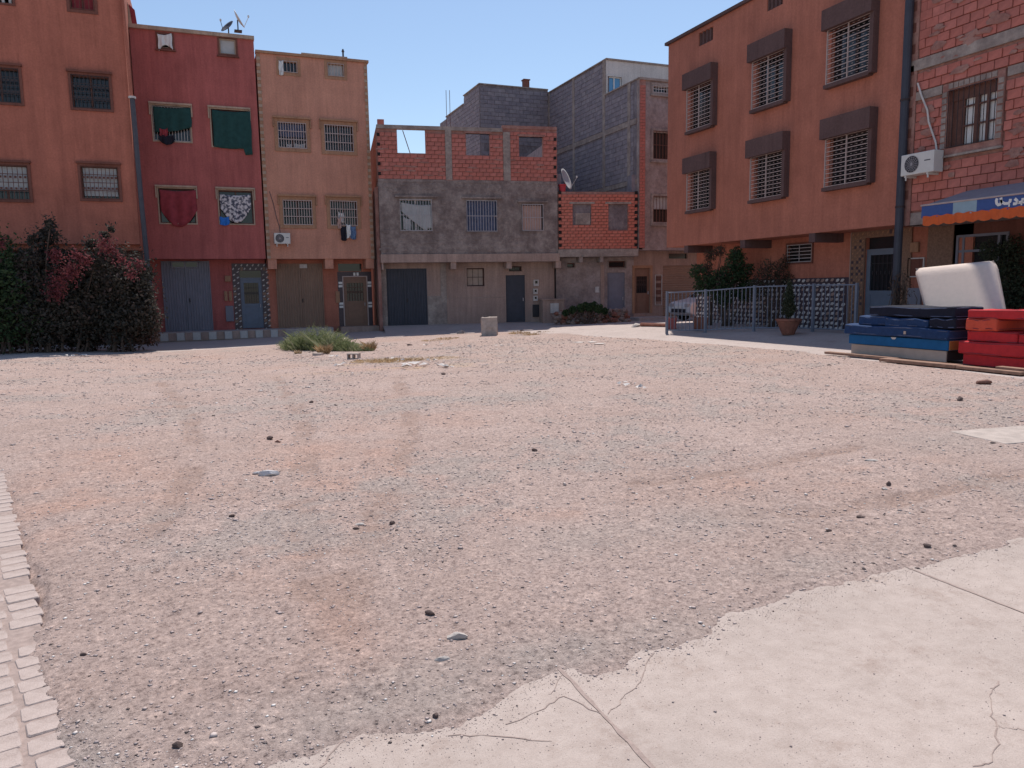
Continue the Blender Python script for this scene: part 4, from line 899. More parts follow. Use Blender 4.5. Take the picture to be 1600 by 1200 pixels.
shell(HE, 0, WE, zg, zt+.8, .25, 3.2, 'grey block 0'); shell(HE, 0, WE, -.3, zg-.01, ye+.2, 6, 'grey block 0', roof=False)
for px in (905, 937): xx = FE.l(px, 404)[0]; MB().box(xx, xx+.16, -.05, ye, zg-.25, zg-.002).build('corbel', 'beam cement', HE)
xa = FE.l(940, 450, ye)[0]; MB().box(xa-.06, xa+.12, ye-.03, ye-.001, -.2, zg-.35).build('door_jamb', 'pale render', HE)
o = MB().box(dr[0], dr[1], ye+.06, ye+.1, dr[2], dr[3]).frame((dr[0]+.1, dr[1]-.1, dr[2]+.1, dr[3]-.4), .03, ye+.045, ye+.06).build('door', 'blue grey metal', HE); MB().box(dr[1]-.1, dr[1]-.07, ye, ye+.058, .9, 1.05).build('handle', 'grey iron', o)
window(HE, wv, y=ye, sash='rust iron', surround='beam cement', sw=.04, mull=0); window(HE, ws, y=ye, sash='rust iron', surround='beam cement', sw=.04, mull=0)
r = FE.r(930, 448, 936, 457, ye); MB().box(r[0], r[1], ye-.03, ye-.002, r[2], r[3]).build('number_plate', 'white plaster', HE)

# ================================================================ HOUSE F: tall grey house with blockwork flank
FF = Fac((18.4, 30.32), (1, 0)); HF = FF.house('tall_grey_house', 'tall grey cement house with long concrete block flank wall beside the orange house')
zc = FF.l(995, 124)[1]; zo = FF.l(1020, 391)[1]; WF = 8
a1, a2, a3 = FF.r(1020, 133, 1046, 147), FF.r(1020, 204, 1048, 250), FF.r(1020, 306, 1048, 348)
a2 = (a2[0], a2[0]+1.05, a2[2], a2[3]); a3 = (a3[0], a3[0]+1.05, a3[2], a3[3])
MB().wall(0, WF, zo, zc, 0, .22, [a1, a2, a3]).build('wall', 'tall house cement', HF)
MB().box(-.0, WF, -.08, .25, zc, zc+.1).build('cornice', 'beam cement', HF)
for k, r in enumerate((a1, a2, a3)): window(HF, r, sash='white plaster', surround='beam cement', sw=.1, proud=.05, sill='beam cement', grille='y', gm='rust iron' if k else 'white plaster', nv=6, nh=2, gy=-.02, mull=0, curtain=('net curtain', .5) if k == 2 else None)
q = MB(); q.box(-.005, .30, -.03, -.001, zo+.1, zc-.0)
q.build('corner_backing', 'mortar', HF)
bricks(HF, [(.0, .29, zo+.1, zc-.1)], [], -.035, .29, .135, ['red brick 0', 'red brick 1', 'red brick 3'], 300, th=.03)
yf = .6; dr = FF.r(991, 419, 1015, 489, yf); gg = FF.r(1036, 415, 1092, 492, yf); bv = FF.r(1045, 396, 1074, 404, yf)
MB().wall(-.0, WF, -.1, zo, yf, yf+.2, [dr, gg, bv]).build('ground_floor_wall', 'pale render', HF)
MB().box(0, WF, .22, 10, zo, zo+.18).build('overhang', 'pale render', HF)
iron_door(HF, dr, yf+.03, 'brown door', .82, .45, gm='dark iron'); MB().frame(dr, .12, yf-.05, yf-.001, bottom=False).build('door_surround', 'ochre trim', HF)
q = MB(); n = 22
for i in range(n): z = gg[2]+(gg[3]-gg[2])*i/n; h = (gg[3]-gg[2])/n; q.add([(gg[0], yf+.05, z), (gg[1], yf+.05, z), (gg[1], yf+.03, z+h*.5), (gg[0], yf+.03, z+h*.5), (gg[1], yf+.05, z+h), (gg[0], yf+.05, z+h)], [(0, 1, 2, 3), (3, 2, 4, 5)])
q.build('roller_shutter', 'khaki metal', HF); MB().box(bv[0], bv[1], yf+.1, yf+.12, bv[2], bv[3]).build('vent', 'dark glass', HF)
r = FF.r(1024, 430, 1033, 476, yf); MB().frame(r, .02, yf-.04, yf-.001).build('meter_frame', 'white plaster', HF)
for i in range(4): z = r[3]-.32*(i+.8); MB().box(r[0]+.04, r[1]-.04, yf-.03, yf-.001, z, z+.2).build('meter_box', 'brown wood', HF)
MB().box(dr[0]-.5, dr[1]+.4, yf-1.3, yf-.002, -.2, .12).box(dr[0]-.2, dr[1]+1.0, yf-1.7, yf-1.302, -.2, .02).build('doorstep', 'street concrete', HF)
# flank wall on plane x = 18.4, running back: own frame, courses of grey blocks between pale ring beams
FS = Fac((18.4, 46.0), (0, -1)); yE = 46-30.55
def sx(px, py): return FS.l(px, py)
zA = sx(984, 130)[1]; zB = 12.32; x946 = sx(946, 120)[0]; x862 = sx(868, 141)[0]
def blockfield(H, segs, holes=(), y=0.0, bw=.42, bh=.21, tf=None, name='blockwork'):
    q = MB(); g = random.Random(3)
    for (x0, x1, z0, z1) in segs:
        for j in range(int((z1-z0)/bh)):
            o_ = (j % 2)*bw/2
            for i in range(-1, int((x1-x0)/bw)+1):
                a, c = max(x0, x0+i*bw+o_), min(x1, x0+(i+1)*bw+o_)
                if c-a < .06: continue
                q.mi = g.randrange(3); d = g.uniform(-.006, .008); z = z0+j*bh; q.box(a+.008, c-.008, y-.02+d, y+.03, z+.008, z+bh-.009)
    o = q.build(name, ['grey block 0', 'grey block 1', 'grey block 2'], H); o['kind'] = 'stuff'
    return o
SF = bpy.data.objects.new('flank_wall', None); COL.objects.link(SF); SF.parent = HF
Mw = Matrix.Translation((0, 15.68, 0)) @ Matrix.Rotation(FS.rz, 4, 'Z'); SF.matrix_local = Mw
xF = x946
MB().wall(0, xF, 0, zB, 0.005, .2, []).wall(xF, yE+.23, 3.2, zA, .005, .2, []).wall(xF, yE-.6, 0, 3.2, .005, .2, []).build('wall_core', 'block mortar', SF)
x3 = sx(984, 300)[0]; rb = [(0, 3.3), (3.55, 6.55), (6.8, 9.7), (9.9, zB-.05)]
z1_, z2_ = sx(944, 209)[1], sx(950, 295)[1]
cols = [sx(858, 200)[0], sx(897, 250)[0], sx(944, 250)[0], sx(983, 250)[0]]
q = MB()
for c_ in cols: q.box(c_-.11, c_+.13, -.035, .01, 0, zB if c_ < xF-.2 else (zB if c_ <= xF+.2 else zA))
q.box(cols[0], yE, -.034, .01, z1_-.12, z1_+.12); q.box(cols[0], yE, -.034, .01, z2_-.1, z2_+.1); q.build('ring_beam', 'beam cement', SF)
blockfield(SF, [(0, xF, 3, z2_-.12), (0, xF, z2_+.12, z1_-.14), (0, xF, z1_+.14, zB-.05), (xF, yE-.25, 3, z2_-.12), (xF, yE-.25, z2_+.12, z1_-.14), (xF, yE-.25, z1_+.14, zA-.02)])
MB().box(xF, yE+.24, -.05, .25, zA, zA+.05).box(0, xF+.03, -.06, .25, zB, zB+.05).build('coping', 'beam cement', SF)
for i in range(5): z = zo+.5+i*1.5; 
shell(HF, .2, WF, -.1, zc, .9, 15, 'tall house cement'); floors(HF, .3, WF-.2, .4, 8, (6.5, 9.2))
# white roof storey set back behind the parapet
HG0 = FF; yq = 46-xF-30.32
pw = Fac((18.42, 30.30+ (46-30.32-xF)), (1, 0)); hp = pw.house('white_penthouse', 'white roof storey with a pair of blue windows on top of the tall grey house', 'roof storey')
zp = pw.l(960, 95)[1]; wA = pw.r(949, 119, 971, 147)
MB().wall(0, 7, zA-1.2, zp, 0, .2, [wA]).box(0.0, 7, .2, 4, zp-.1, zp).build('wall', 'white plaster', hp); MB().box(-.02, 7, -.06, .1, zp+.002, zp+.08).build('coping', 'beam cement', hp)
window(hp, wA, sash='white paint', pane='blue glass', surround='white plaster', sw=.06, recess=.06)
# ================================================================ HOUSE G: dark block building behind
FG = Fac((14.3, 40.0), (1, 0)); HG = FG.house('dark_block_building', 'dark unplastered concrete block building with a stub chimney rising behind the grey house')
zt = 12.48; WG = 18.36-14.3
MB().wall(0, WG, 0, zt, 0.005, .2, []).build('wall_core', 'block mortar', HG); blockfield(HG, [(.02, WG, 5, 9.2), (.02, WG, 9.4, zt-.05)], name='blockwork')
MB().box(-.04, WG, -.05, .25, zt, zt+.06).build('coping', 'beam cement', HG)
x_, z_ = FG.l(822, 126, .6); MB().box(x_-.16, x_+.16, .5, .8, zt-.5, z_).box(x_-.2, x_+.2, .46, .84, z_+.002, z_+.06).build('chimney', 'brown trim', HG)
FG2 = Fac((14.3, 48.5), (0, -1)); S2 = bpy.data.objects.new('flank_wall', None); COL.objects.link(S2); S2.parent = HG; S2.matrix_local = Matrix.Translation((0, 8.5, 0)) @ Matrix.Rotation(FG2.rz, 4, 'Z')
zL = FG2.l(725, 151)[1]; xm = FG2.l(725, 160)[0]; xl = FG2.l(697, 180)[0]
MB().wall(xm, 8.5, 0, zt, .005, .2, []).wall(xl, xm, 0, zt-.45, .005, .2, []).build('wall_core', 'block mortar', S2)
blockfield(S2, [(xm, 8.48, 5, zt-.05), (xl, xm, 5, zt-.5)]); MB().box(xm-.03, 8.52, -.05, .25, zt, zt+.05).box(xl, xm-.031, -.05, .25, zt-.45, zt-.4).build('coping', 'beam cement', S2)
MB().box(.2, WG+8, .3, 8.2, 4, zt-.4).build('roof_mass', 'block mortar', HG)
# low block walls seen through the open brick storey
# ================================================================ HOUSE H: long orange house on the right
FH = Fac((16.5, 25.15), (0, -1)); HH = FH.house('orange_corner_house', 'long orange house on the right whose upper floors overhang, with dark hooded windows')
WH = 10.62; zo = 3.0; TH = 10.42
def rr(a, b, c, d, y=0.0): return FH.r(a, b, c, d, y)
wins = [rr(1079, 138, 1117, 196), rr(1182, 96, 1231, 154), rr(1300, 50, 1365, 110), rr(1079, 272, 1115, 325), rr(1179, 245, 1228, 304), rr(1297, 215, 1362, 282)]
# rows share sill and head heights
for k in (0, 3):
    z0 = sum(wins[k+i][2] for i in range(3))/3; z1 = sum(wins[k+i][3] for i in range(3))/3
    for i in range(3): wins[k+i] = (wins[k+i][0], wins[k+i][1], z0, z1)
v1, v2 = rr(1092, 52, 1114, 62), rr(1199, -8, 1223, 6)
MB().wall(0, WH, zo, TH, 0, .25, wins+[v1, v2]).build('wall', 'orange plaster', HH)
MB().box(-.12, WH, -.10, .3, TH, TH+.10).build('coping', 'dark hood plaster', HH)
MB().box(0, WH, .25, 6, zo, zo+.18).build('overhang', 'orange plaster', HH)
for v in (v1, v2):
    q = MB(); n = 4
    for i in range(n+1): xx = v[0]+(v[1]-v[0])*i/n; q.box(xx-.04, xx+.04, .04, .14, v[2], v[3])
    q.build('vent_bars', 'dark hood plaster', HH)
for k, r in enumerate(wins):
    W = window(HH, r, sash='dark iron', surround=None, mull=1, recess=.16)
    q = MB(); a, b_, c, d = r
    q.box(a-.10, b_+.12, -.30, -.001, d-.04, d+.50); q.build('hood', 'dark hood plaster', W)
    q = MB(); q.box(b_+.001, b_+.12, -.20, -.001, c-.06, d-.041); q.box(a-.08, b_+.0, -.18, -.001, c-.10, c-.001); q.build('surround', 'dark hood plaster', W)
    g = MB(); n = 11
    for j in range(n+1): zz = c+.02+(d-.06-c)*j/n; g.box(a+.0, b_-.01, -.165, -.15, zz-.009, zz+.009)
    for xx in (a+.005, a+(b_-a)*.5, b_-.02): g.box(xx-.012, xx+.012, -.17, -.13, c, d-.05)
    for sx_ in (a, b_-.02): 
        for j in (0, n): zz = c+.02+(d-.06-c)*j/n; g.box(sx_-.008, sx_+.008, -.15, .02, zz-.008, zz+.008)
    g2 = MB()
    for j in range(n):
        zz = c+.02+(d-.06-c)*(j+.5)/n
        for i in range(9): xx = a+.06+(b_-a-.12)*i/8; g.box(xx-.03, xx+.03, -.16, -.152, zz-.004, zz+.004)
    g.build('grille', 'cream iron', W)
yh = 1.1
sw_ = FH.r(1231, 383, 1269, 409, yh); dd = FH.r(1354, 372, 1400, 478, yh+.0); dd = (dd[0], dd[0]+1.15, .2, dd[3])
x_end = WH+1.2
MB().wall(0.4, x_end, -.1, zo, yh, yh+.22, [sw_, dd]).build('ground_floor_wall', 'orange plaster', HH)
for px in (1072, 1160, 1268): xx = FH.l(px, 385)[0]; MB().box(xx-.12, xx+.12, .0, yh, zo-.26, zo-.002).build('cantilever_beam', 'dark hood plaster', HH)
window(HH, sw_, y=yh, sash='dark iron', recess=.12, mull=0, grille='y', gm='grey iron', nv=2, nh=5, gy=-.02, surround='brown trim', sw=.05)
tz = FH.l(1328, 433, yh)[1]
tx1 = FH.l(1328, 450, yh)[0]; MB().box(.42, tx1, yh-.03, yh-.001, .1, tz).build('tile_backing', 'tile dark', HH)
q = MB(); g = random.Random(8); p_ = .20; nx = int((tx1-.45)/p_); nz = int(round((tz-.12)/(p_*.72))); vz = (tz-.12)/nz
for i in range(nx):
    for j in range(nz):
        cx, cz = .45+p_*(i+.5+(.25 if j % 2 else 0))+g.uniform(-.02, .02), .12+vz*(j+.5)+g.uniform(-.012, .012); s_ = g.uniform(.8, 1.1); q.mi = 0 if g.random() < .85 else 1
        V_ = [(cx-.075*s_, -.035-.0, cz-.045*s_), (cx+.02, -.035, cz-.05*s_), (cx+.085*s_, -.035, cz+.015*s_), (cx+.04*s_, -.035, cz+.05*s_), (cx-.05*s_, -.035, cz+.03*s_)]
        q.add([(a_, yh+y_-.012, c_) for a_, y_, c_ in V_]+[(cx, yh-.06, cz)], [(0, 1, 5), (1, 2, 5), (2, 3, 5), (3, 4, 5), (4, 0, 5)])
q.build('stone_tiles', ['white plaster', 'pale render'], HH)['kind'] = 'stuff'
ts = FH.r(1331, 360, 1352, 470, yh-.05)
MB().wall(ts[0], dd[1]+.4, .1, FH.l(1350, 361, yh)[1], yh-.05, yh-.001, [dd]).build('tile_surround_backing', 'tile brown', HH)
zellige(HH, [(ts[0]+.03, dd[0]-.02, .3, dd[3]+.05), (ts[0]+.03, dd[1]+.38, dd[3]+.06, FH.l(1350, 361, yh)[1]-.02)], yh-.055, .085, a='ochre trim', c='tile brown', third='tile dark')
MB().box(ts[0]-.015, ts[0]+.01, yh-.07, yh-.051, .2, FH.l(1350, 361, yh)[1]).build('edge_strip', 'pale render', HH)
zt_ = FH.l(1370, 392, yh)[1]
iron_door(HH, (dd[0], dd[1], dd[2], zt_), yh+.04, 'blue metal', .95, .50); MB().box(dd[0], dd[1], yh+.12, yh+.13, zt_+.06, dd[3]).build('transom', 'dark glass', HH); MB().box(dd[0], dd[1], yh+.03, yh+.13, zt_+.002, zt_+.055).build('door_head', 'blue metal', HH)
shell(HH, 0, WH, zo+.18, TH, .25, 9, 'orange plaster'); shell(HH, .4, x_end, -.1, zo-.01, yh+.22, 9, 'orange plaster', roof=False); floors(HH, .2, WH-.2, .4, 8, (6.1, 9.1))
xp = FH.l(1412, 200, -.12)[0]
pp = MB().tube((xp, -.12, 14), (xp, -.12, .15), .10, 12).build('drainpipe', 'dark blue metal', HH)
q = MB()
for z in (1.2, 3.4, 6.0, 8.6): q.tube((xp, -.12, z), (xp, -.12, z+.05), .115, 12).box(xp-.03, xp+.03, -.05, .0, z, z+.04)
q.build('clamp', 'dark iron', pp)
r = FH.r(1425, 379, 1437, 394, yh); MB().box(r[0], r[1], yh-.07, yh-.002, r[2], r[3]).build('meter_box', 'ochre trim', HH, bevel=.01)
r = FH.r(1422, 405, 1443, 431, yh); MB().frame(r, .03, yh-.05, yh-.002).build('meter_frame', 'white plaster', HH); MB().box(r[0], r[1], yh-.03, yh-.002, r[2], r[3]).build('meter_panel', 'brown trim', HH)
r = FH.r(1421, 450, 1440, 476, yh); MB().box(r[0], r[1], yh-.06, yh-.002, r[2], r[3]).build('meter_box', 'blue grey metal', HH)

# ================================================================ HOUSE I: brick building with the shop
FI = Fac((16.5, 14.50), (0, -1)); HI = FI.house('brick_shop_building', 'raw red brick building with concrete bands above the awning shop, right edge')
TI = 10.7; WI = 6.5; zo = 2.95
wr = FI.r(1484, 142, 1555, 218)
zb1 = (FI.l(1500, 88)[1]+FI.l(1500, 72)[1])/2; zb2 = (FI.l(1520, 133)[1])
za_, zb_ = FI.l(1560, 71)[1], FI.l(1560, 56)[1]
MB().wall(0, WI, zo, TI, .04, .25, [wr]).build('brick_backing', 'mortar', HI)
q = MB().box(-.0, WI, -.03, .04, za_, zb_+.05); q.build('concrete_band', 'beam cement', HI)
zc0 = FI.l(1585, 112)[1]; q = MB(); q.box(0, wr[0]-.2, -.015, .04, zc0-.06, zc0+.14); q.box(wr[1]+.2, WI, -.015, .04, zc0-.06, zc0+.14); q.build('concrete_band', 'beam cement', HI)
bricks(HI, [(.28, WI, zo+.35, zc0-.08), (.28, WI, zc0+.16, za_-.02), (.28, WI, zb_+.07, TI)], [(wr[0]-.18, wr[1]+.18, wr[2]-.2, wr[3]+.2)], .02, .33, .215, ['red brick 0', 'red brick 1', 'red brick 2', 'red brick 3'], 300, near=(3, 5.5), jut=.012, gap=.010)
q = MB().box(0, .27, -.02, .04, zo, TI); q.build('corner_post', 'mortar', HI)
for i in range(17): z = 3.6+i*.5; MB().box(.05, .19, -.03, -.021, z, z+.22).build('hollow_end', 'brown trim', HI)
# mortar smears
q = MB(); g = random.Random(5)
for i in range(150):
    x_, z_ = g.uniform(.4, 4.6), g.uniform(4, 10.5); s_ = g.uniform(.06, .2); n_ = 7
    if wr[0]-.4 < x_ < wr[1]+.4 and wr[2]-.4 < z_ < wr[3]+.4: continue
    q.add([(x_+math.cos(t*2*math.pi/n_)*s_*g.uniform(.5, 1.4)*1.3, -.026, z_+math.sin(t*2*math.pi/n_)*s_*.6*g.uniform(.5, 1.2)) for t in range(n_)]+[(x_, -.034, z_)], [(k, (k+1) % n_, n_) for k in range(n_)])
q.build('mortar_smears', 'mortar', HI)['kind'] = 'stuff'
W = window(HI, wr, sash='brown wood', pane='dark glass', surround='mortar', sw=.16, proud=.03, recess=.16, mull=0, grille='y', gm='dark iron', nv=9, nh=1, gy=-.05, gr=.005, sill='beam cement')
q = MB(); a, b_, c, d = wr
for i in range(9): zz = c+(d-c)*(i+.5)/9; q.box(a-.15, a-.03, -.05, -.031, zz-.06, zz+.05); q.box(b_+.03, b_+.15, -.05, -.031, zz-.06, zz+.05)
for i in range(9): xx = a+(b_-a)*(i+.5)/9; q.box(xx-.06, xx+.05, -.05, -.031, d+.03, d+.15)
q.build('stone_trim', 'beam cement', W)['kind'] = 'stuff'
for (u0, u1) in ((.27, .5), (.56, .95)): MB().box(a+(b_-a)*u0, a+(b_-a)*u1, .165, .175, c+.05, d-.2).build('curtain_panel', 'white cloth', W)
q = MB()
for u in (.25, .51, .56, .75): q.box(a+(b_-a)*u-.03, a+(b_-a)*u+.03, .10, .14, c, d)
for v in (.35, .68): q.box(a+(b_-a)*.25, b_, .105, .135, c+(d-c)*v-.02, c+(d-c)*v+.02)
q.box(a, b_, .09, .145, d-.25, d); q.box(a+.05, a+(b_-a)*.24, .12, .14, c, d); q.build('casement', 'brown wood', W)
yi = 1.1
shop = FI.r(1496, 368, 1572, 452, yi)
MB().wall(0, WI, -.1, zo, yi, yi+.2, [(shop[0], shop[1], shop[2], shop[3])]).build('ground_floor_wall', 'brown trim', HI)
MB().box(0, WI, .0, yi+.2, zo, zo+.3).build('overhang', 'beam cement', HI)
xa = FI.l(1450, 400, yi)[0]; MB().box(xa, shop[0]-.08, yi-.04, yi-.002, .1, zo).build('tile_panel', 'tile brown', HI)
q = MB().frame((shop[0]+.06, shop[1]-.06, shop[2]+.06, shop[3]-.06), .062, yi-.03, yi+.06)
for u in (.14, .82): q.box(shop[0]+(shop[1]-shop[0])*u-.03, shop[0]+(shop[1]-shop[0])*u+.03, yi-.02, yi+.05, shop[2], shop[3])
q.box(shop[0], shop[1], yi-.015, yi+.045, shop[2]+(shop[3]-shop[2])*.68, shop[2]+(shop[3]-shop[2])*.68+.06); q.build('shop_window', 'blue grey metal', HI)
MB().box(shop[0], shop[1], yi+.07, yi+.08, shop[2], shop[3]).build('pane', 'dark glass', HI)
shell(HI, 0, WI, zo+.3, TI, .25, 8, 'red brick 0'); shell(HI, 0, WI, -.1, zo-.01, yi+.2, 8, 'brown trim', roof=False)
# shop awning
AW = thing('shop_awning', 'grey canvas awning with blue lettered band and orange scalloped fringe over the shop', 'awning', FI.w(0, 0, 0), FI.rz)
ya = -1.15; p0 = FI.r(1440, 322, 1600, 352, ya); xl_ = FI.l(1440, 335, ya)[0]; xr_ = WI-.8
zt_ = FI.l(1441, 322, ya)[1]; zm = FI.l(1441, 341, ya)[1]; zl = FI.l(1441, 350, ya)[1]
ztop = FI.l(1560, 287, 0)[1]
MB().add([(xl_, ya, zt_), (xr_, ya, zt_), (xr_, -.03, ztop), (xl_+.25, -.03, zt_+.35), (xl_, ya, zt_-.03), (xr_, ya, zt_-.03), (xr_, -.03, ztop-.03), (xl_+.25, -.03, zt_+.32)], [(0, 1, 2, 3), (7, 6, 5, 4), (0, 4, 5, 1), (1, 5, 6, 2), (3, 7, 4, 0)]).build('canvas', 'awning canvas grey', AW)
MB().tube((xl_-.02, ya-.01, zt_+.01), (xr_, ya-.01, zt_+.01), .02, 8).build('front_bar', 'cream iron', AW)
xs = [xl_, FI.l(1489, 330, ya)[0], FI.l(1526, 330, ya)[0], xr_]
q = MB(); 
for i, mi in enumerate((0, 1, 0)): q.mi = mi; q.box(xs[i]+.001, xs[i+1]-.001, ya-.008, ya, zm, zt_-.01)
bd = q.build('sign_band', ['awning blue', 'awning pale blue'], AW)
q = MB(); n = 120; V = []; Fc = []
for i in range(n+1):
    x_ = xl_+.05+(xr_-xl_-.05)*i/n; yy = ya-.014-.012*math.sin(i*1.05); sc = .04*abs(math.sin(i*math.pi/8)); V += [(x_, yy-.006, zm+.03+.012*math.sin(i*.79)), (x_, yy-.02*math.sin(i*.5), zl-.02-sc)]
for i in range(n): Fc.append((2*i, 2*i+1, 2*i+3, 2*i+2))
q.add(V, Fc); fr = q.build('scalloped_fringe', 'awning orange', AW); fr.modifiers.new('t', 'SOLIDIFY').thickness = .004
MB().tube((xl_+.1, ya, zt_-.05), (xl_+.1, 0, zt_-.1), .02, 6).tube((xr_-.1, ya, zt_-.05), (xr_-.1, 0, zt_-.1), .02, 6).build('bracket_arm', 'dark iron', AW)
# white Arabic lettering, built stroke by stroke on the band (photo pixels -> band plane)
def stroke(q, pts, wpx):
    P = [FI.l(1420+x_/8.889, 270+y_/8.889, ya) for x_, y_ in pts]; V = []; n = len(P)
    for i in range(n):
        a_, c_ = P[max(0, i-1)], P[min(n-1, i+1)]; d = np.array([c_[0]-a_[0], c_[1]-a_[1]]); d = d/(np.linalg.norm(d)+1e-9); h = wpx[i]*.5*.0148/ .92*.17 if not isinstance(wpx, (int, float)) else wpx*.0013
        V += [(P[i][0]-d[1]*h, P[i][1]+d[0]*h), (P[i][0]+d[1]*h, P[i][1]-d[0]*h)]
    vs = [(a_, ya-.018, c_) for a_, c_ in V]+[(a_, ya-.009, c_) for a_, c_ in V]; m_ = 2*n; Fc = []
    for i in range(n-1):
        a_ = 2*i; Fc += [(a_, a_+1, a_+3, a_+2), (m_+a_+2, m_+a_+3, m_+a_+1, m_+a_), (a_, a_+2, m_+a_+2, m_+a_), (a_+1, m_+a_+1, m_+a_+3, a_+3)]
    q.add(vs, Fc)
q = MB(); W_ = 22
stroke(q, [(1235, 355), (1222, 385), (1228, 425), (1250, 448), (1275, 440), (1292, 410), (1290, 375)], W_)       # final letter bowl
stroke(q, [(1285, 345), (1290, 375), (1300, 410), (1340, 428), (1390, 424), (1412, 400), (1420, 362)], W_)        # joined stroke to the tooth
stroke(q, [(1455, 432), (1490, 430), (1520, 412), (1508, 385), (1478, 360)], W_)                                      # dal
stroke(q, [(1520, 412), (1560, 410), (1590, 390), (1592, 350)], W_)
stroke(q, [(1592, 405), (1660, 398), (1700, 380), (1712, 340)], W_)
for (x_, y_) in ((1400, 452), (1572, 432)):
    stroke(q, [(x_-10, y_), (x_+10, y_)], 20)
q.build('lettering', 'white paint', bd)

# ================================================================ AIR CONDITIONERS, DISHES, PIPES
def aircon(F, r, y0, label, dep=.32, grp=None):
    a, b_, c, d = r; W = b_-a; H_ = d-c; t = thing('air_conditioner', label, 'air conditioner', F.w(a, y0, c), F.rz, grp)
    MB().box(0, W, -dep, 0, 0, H_).build('casing', 'white plastic', t, bevel=.015)
    q = MB(); R_ = H_*.40; cx = W*.34; n = 24
    q.add([(cx+math.cos(2*math.pi*i/n)*R_, -dep-.004, H_*.5+math.sin(2*math.pi*i/n)*R_) for i in range(n)], [tuple(range(n))]); q.build('fan_opening', 'grille black', t)
    q = MB()
    for k in range(1, 6):
        for i in range(n):
            a0, a1 = 2*math.pi*i/n, 2*math.pi*(i+1)/n; r1_ = R_*k/5; r0_ = r1_-.006
            q.add([(cx+math.cos(a0)*r0_, -dep-.014, H_*.5+math.sin(a0)*r0_), (cx+math.cos(a1)*r0_, -dep-.014, H_*.5+math.sin(a1)*r0_), (cx+math.cos(a1)*r1_, -dep-.014, H_*.5+math.sin(a1)*r1_), (cx+math.cos(a0)*r1_, -dep-.014, H_*.5+math.sin(a0)*r1_)], [(3, 2, 1, 0)])
    for i in range(8): an = math.pi*i/8; q.tube((cx-math.cos(an)*R_, -dep-.012, H_*.5-math.sin(an)*R_), (cx+math.cos(an)*R_, -dep-.012, H_*.5+math.sin(an)*R_), .003, 4)
    q.build('fan_guard', 'grey iron', t)
    MB().box(W*.72, W*.9, -dep-.003, -dep-.001, H_*.55, H_*.60).build('badge', 'pipe grey', t)
    for xx in (W*.15, W*.82): MB().box(xx-.02, xx+.02, -dep, -y0 if y0 < 0 else .0, -.05, -.002).tube((xx, -dep*.9, -.05), (xx, -dep*.9, -.12), .02, 6).build('bracket', 'white plastic', t)
    return t
aircon(FC, FC.r(428, 364, 454, 381, -.3), -.02, 'white air conditioner low on the salmon house wall beside the maroon house')
r = FI.r(1408, 240, 1451, 272, -.38); ac = aircon(FI, (r[0], r[0]+.92, FI.l(1430, 272, -.38)[1], FI.l(1430, 239, -.38)[1]), -.05, 'large white air conditioner at the corner of the raw brick building by the drainpipe')
pts = [(FI.l(a_, b_, -.06)[0], -.06, FI.l(a_, b_, -.06)[1]) for a_, b_ in ((1434, 130), (1440, 150), (1449, 172), (1451, 190), (1456, 205), (1462, 222), (1464, 240), (1462, 250))]
o = MB().path([(p[0], p[1], p[2]) for p in pts], .022, 6).build('cooling_pipe', 'white plaster'); o.location = FI.w(0, 0, 0); o.rotation_euler = (0, 0, FI.rz); tag(o, 'pale wrapped pipe sagging down the raw brick wall to the air conditioner', 'pipe')
def dish(name, label, loc, R_, yaw, tilt, mat='dish grey', mast=.4):
    t = thing(name, label, 'satellite dish', loc); V = []; Fc = []; n, m = 20, 5
    rot = Matrix.Rotation(yaw, 3, 'Z') @ Matrix.Rotation(tilt, 3, 'X')
    for k in range(m+1):
        for i in range(n): rr_ = R_*k/m; V.append(tuple(rot @ Vector((rr_*math.cos(2*math.pi*i/n)*.9, .22*R_*(k/m)**2*-1, rr_*math.sin(2*math.pi*i/n)))+Vector((0, 0, mast))))
    for k in range(m):
        for i in range(n): a_ = k*n+i; b2 = k*n+(i+1) % n; Fc.append((a_, b2, b2+n, a_+n))
    o = MB().add(V, Fc).build('reflector', mat, t, smooth=True); o.modifiers.new('t', 'SOLIDIFY').thickness = .015
    tip = rot @ Vector((0, -R_*1.15, -R_*.3))+Vector((0, 0, mast)); lo = rot @ Vector((0, -.2*R_, -R_*.95))+Vector((0, 0, mast))
    MB().tube(lo, tip, .012, 5).build('feed_arm', mat, t); MB().tube(tip, tip+Vector((.0, 0, .08)), .035, 8).build('feed_horn', 'white plastic', t)
    MB().tube((0, 0, 0), (0, 0, mast), .025, 6).box(-.15, .15, -.15, .15, -.02, .02).build('mast', 'dark iron', t)
l = FB.l(372, 47, 1.2); dish('satellite_dish', 'white satellite dish seen edge on above the maroon house cornice', (FB.P[0]+l[0], 34.6, l[1]-.05), .38, 1.35, -.5, 'white plastic', .45)
l = FB.l(355, 47, .9); dish('satellite_dish', 'small dark satellite dish tip at the left of the white one on the maroon house', (FB.P[0]+l[0]+.05, 34.3, l[1]-.2), .32, -1.0, -.7, 'pipe grey', .3)
l = FE.l(882, 299, .5); dish('satellite_dish', 'grey satellite dish on the small brick house roof beside a red pot', FE.w(l[0]+.0, .5, l[1]-.05), .50, .75, -.35, 'dish grey', .55)
pt = MB(); n = 12; prof = [(0, 0), (.13, 0), (.16, .28), (.19, .29), (.19, .33), (.15, .33), (.14, .30), (0, .29)]
vs = [(r_*math.cos(2*math.pi*i/n), r_*math.sin(2*math.pi*i/n), z_) for r_, z_ in prof for i in range(n)]; pt.add(vs, [(k*n+i, k*n+(i+1) % n, (k+1)*n+(i+1) % n, (k+1)*n+i) for k in range(len(prof)-1) for i in range(n)])
flat('red pot', (.45, .05, .06), .7)
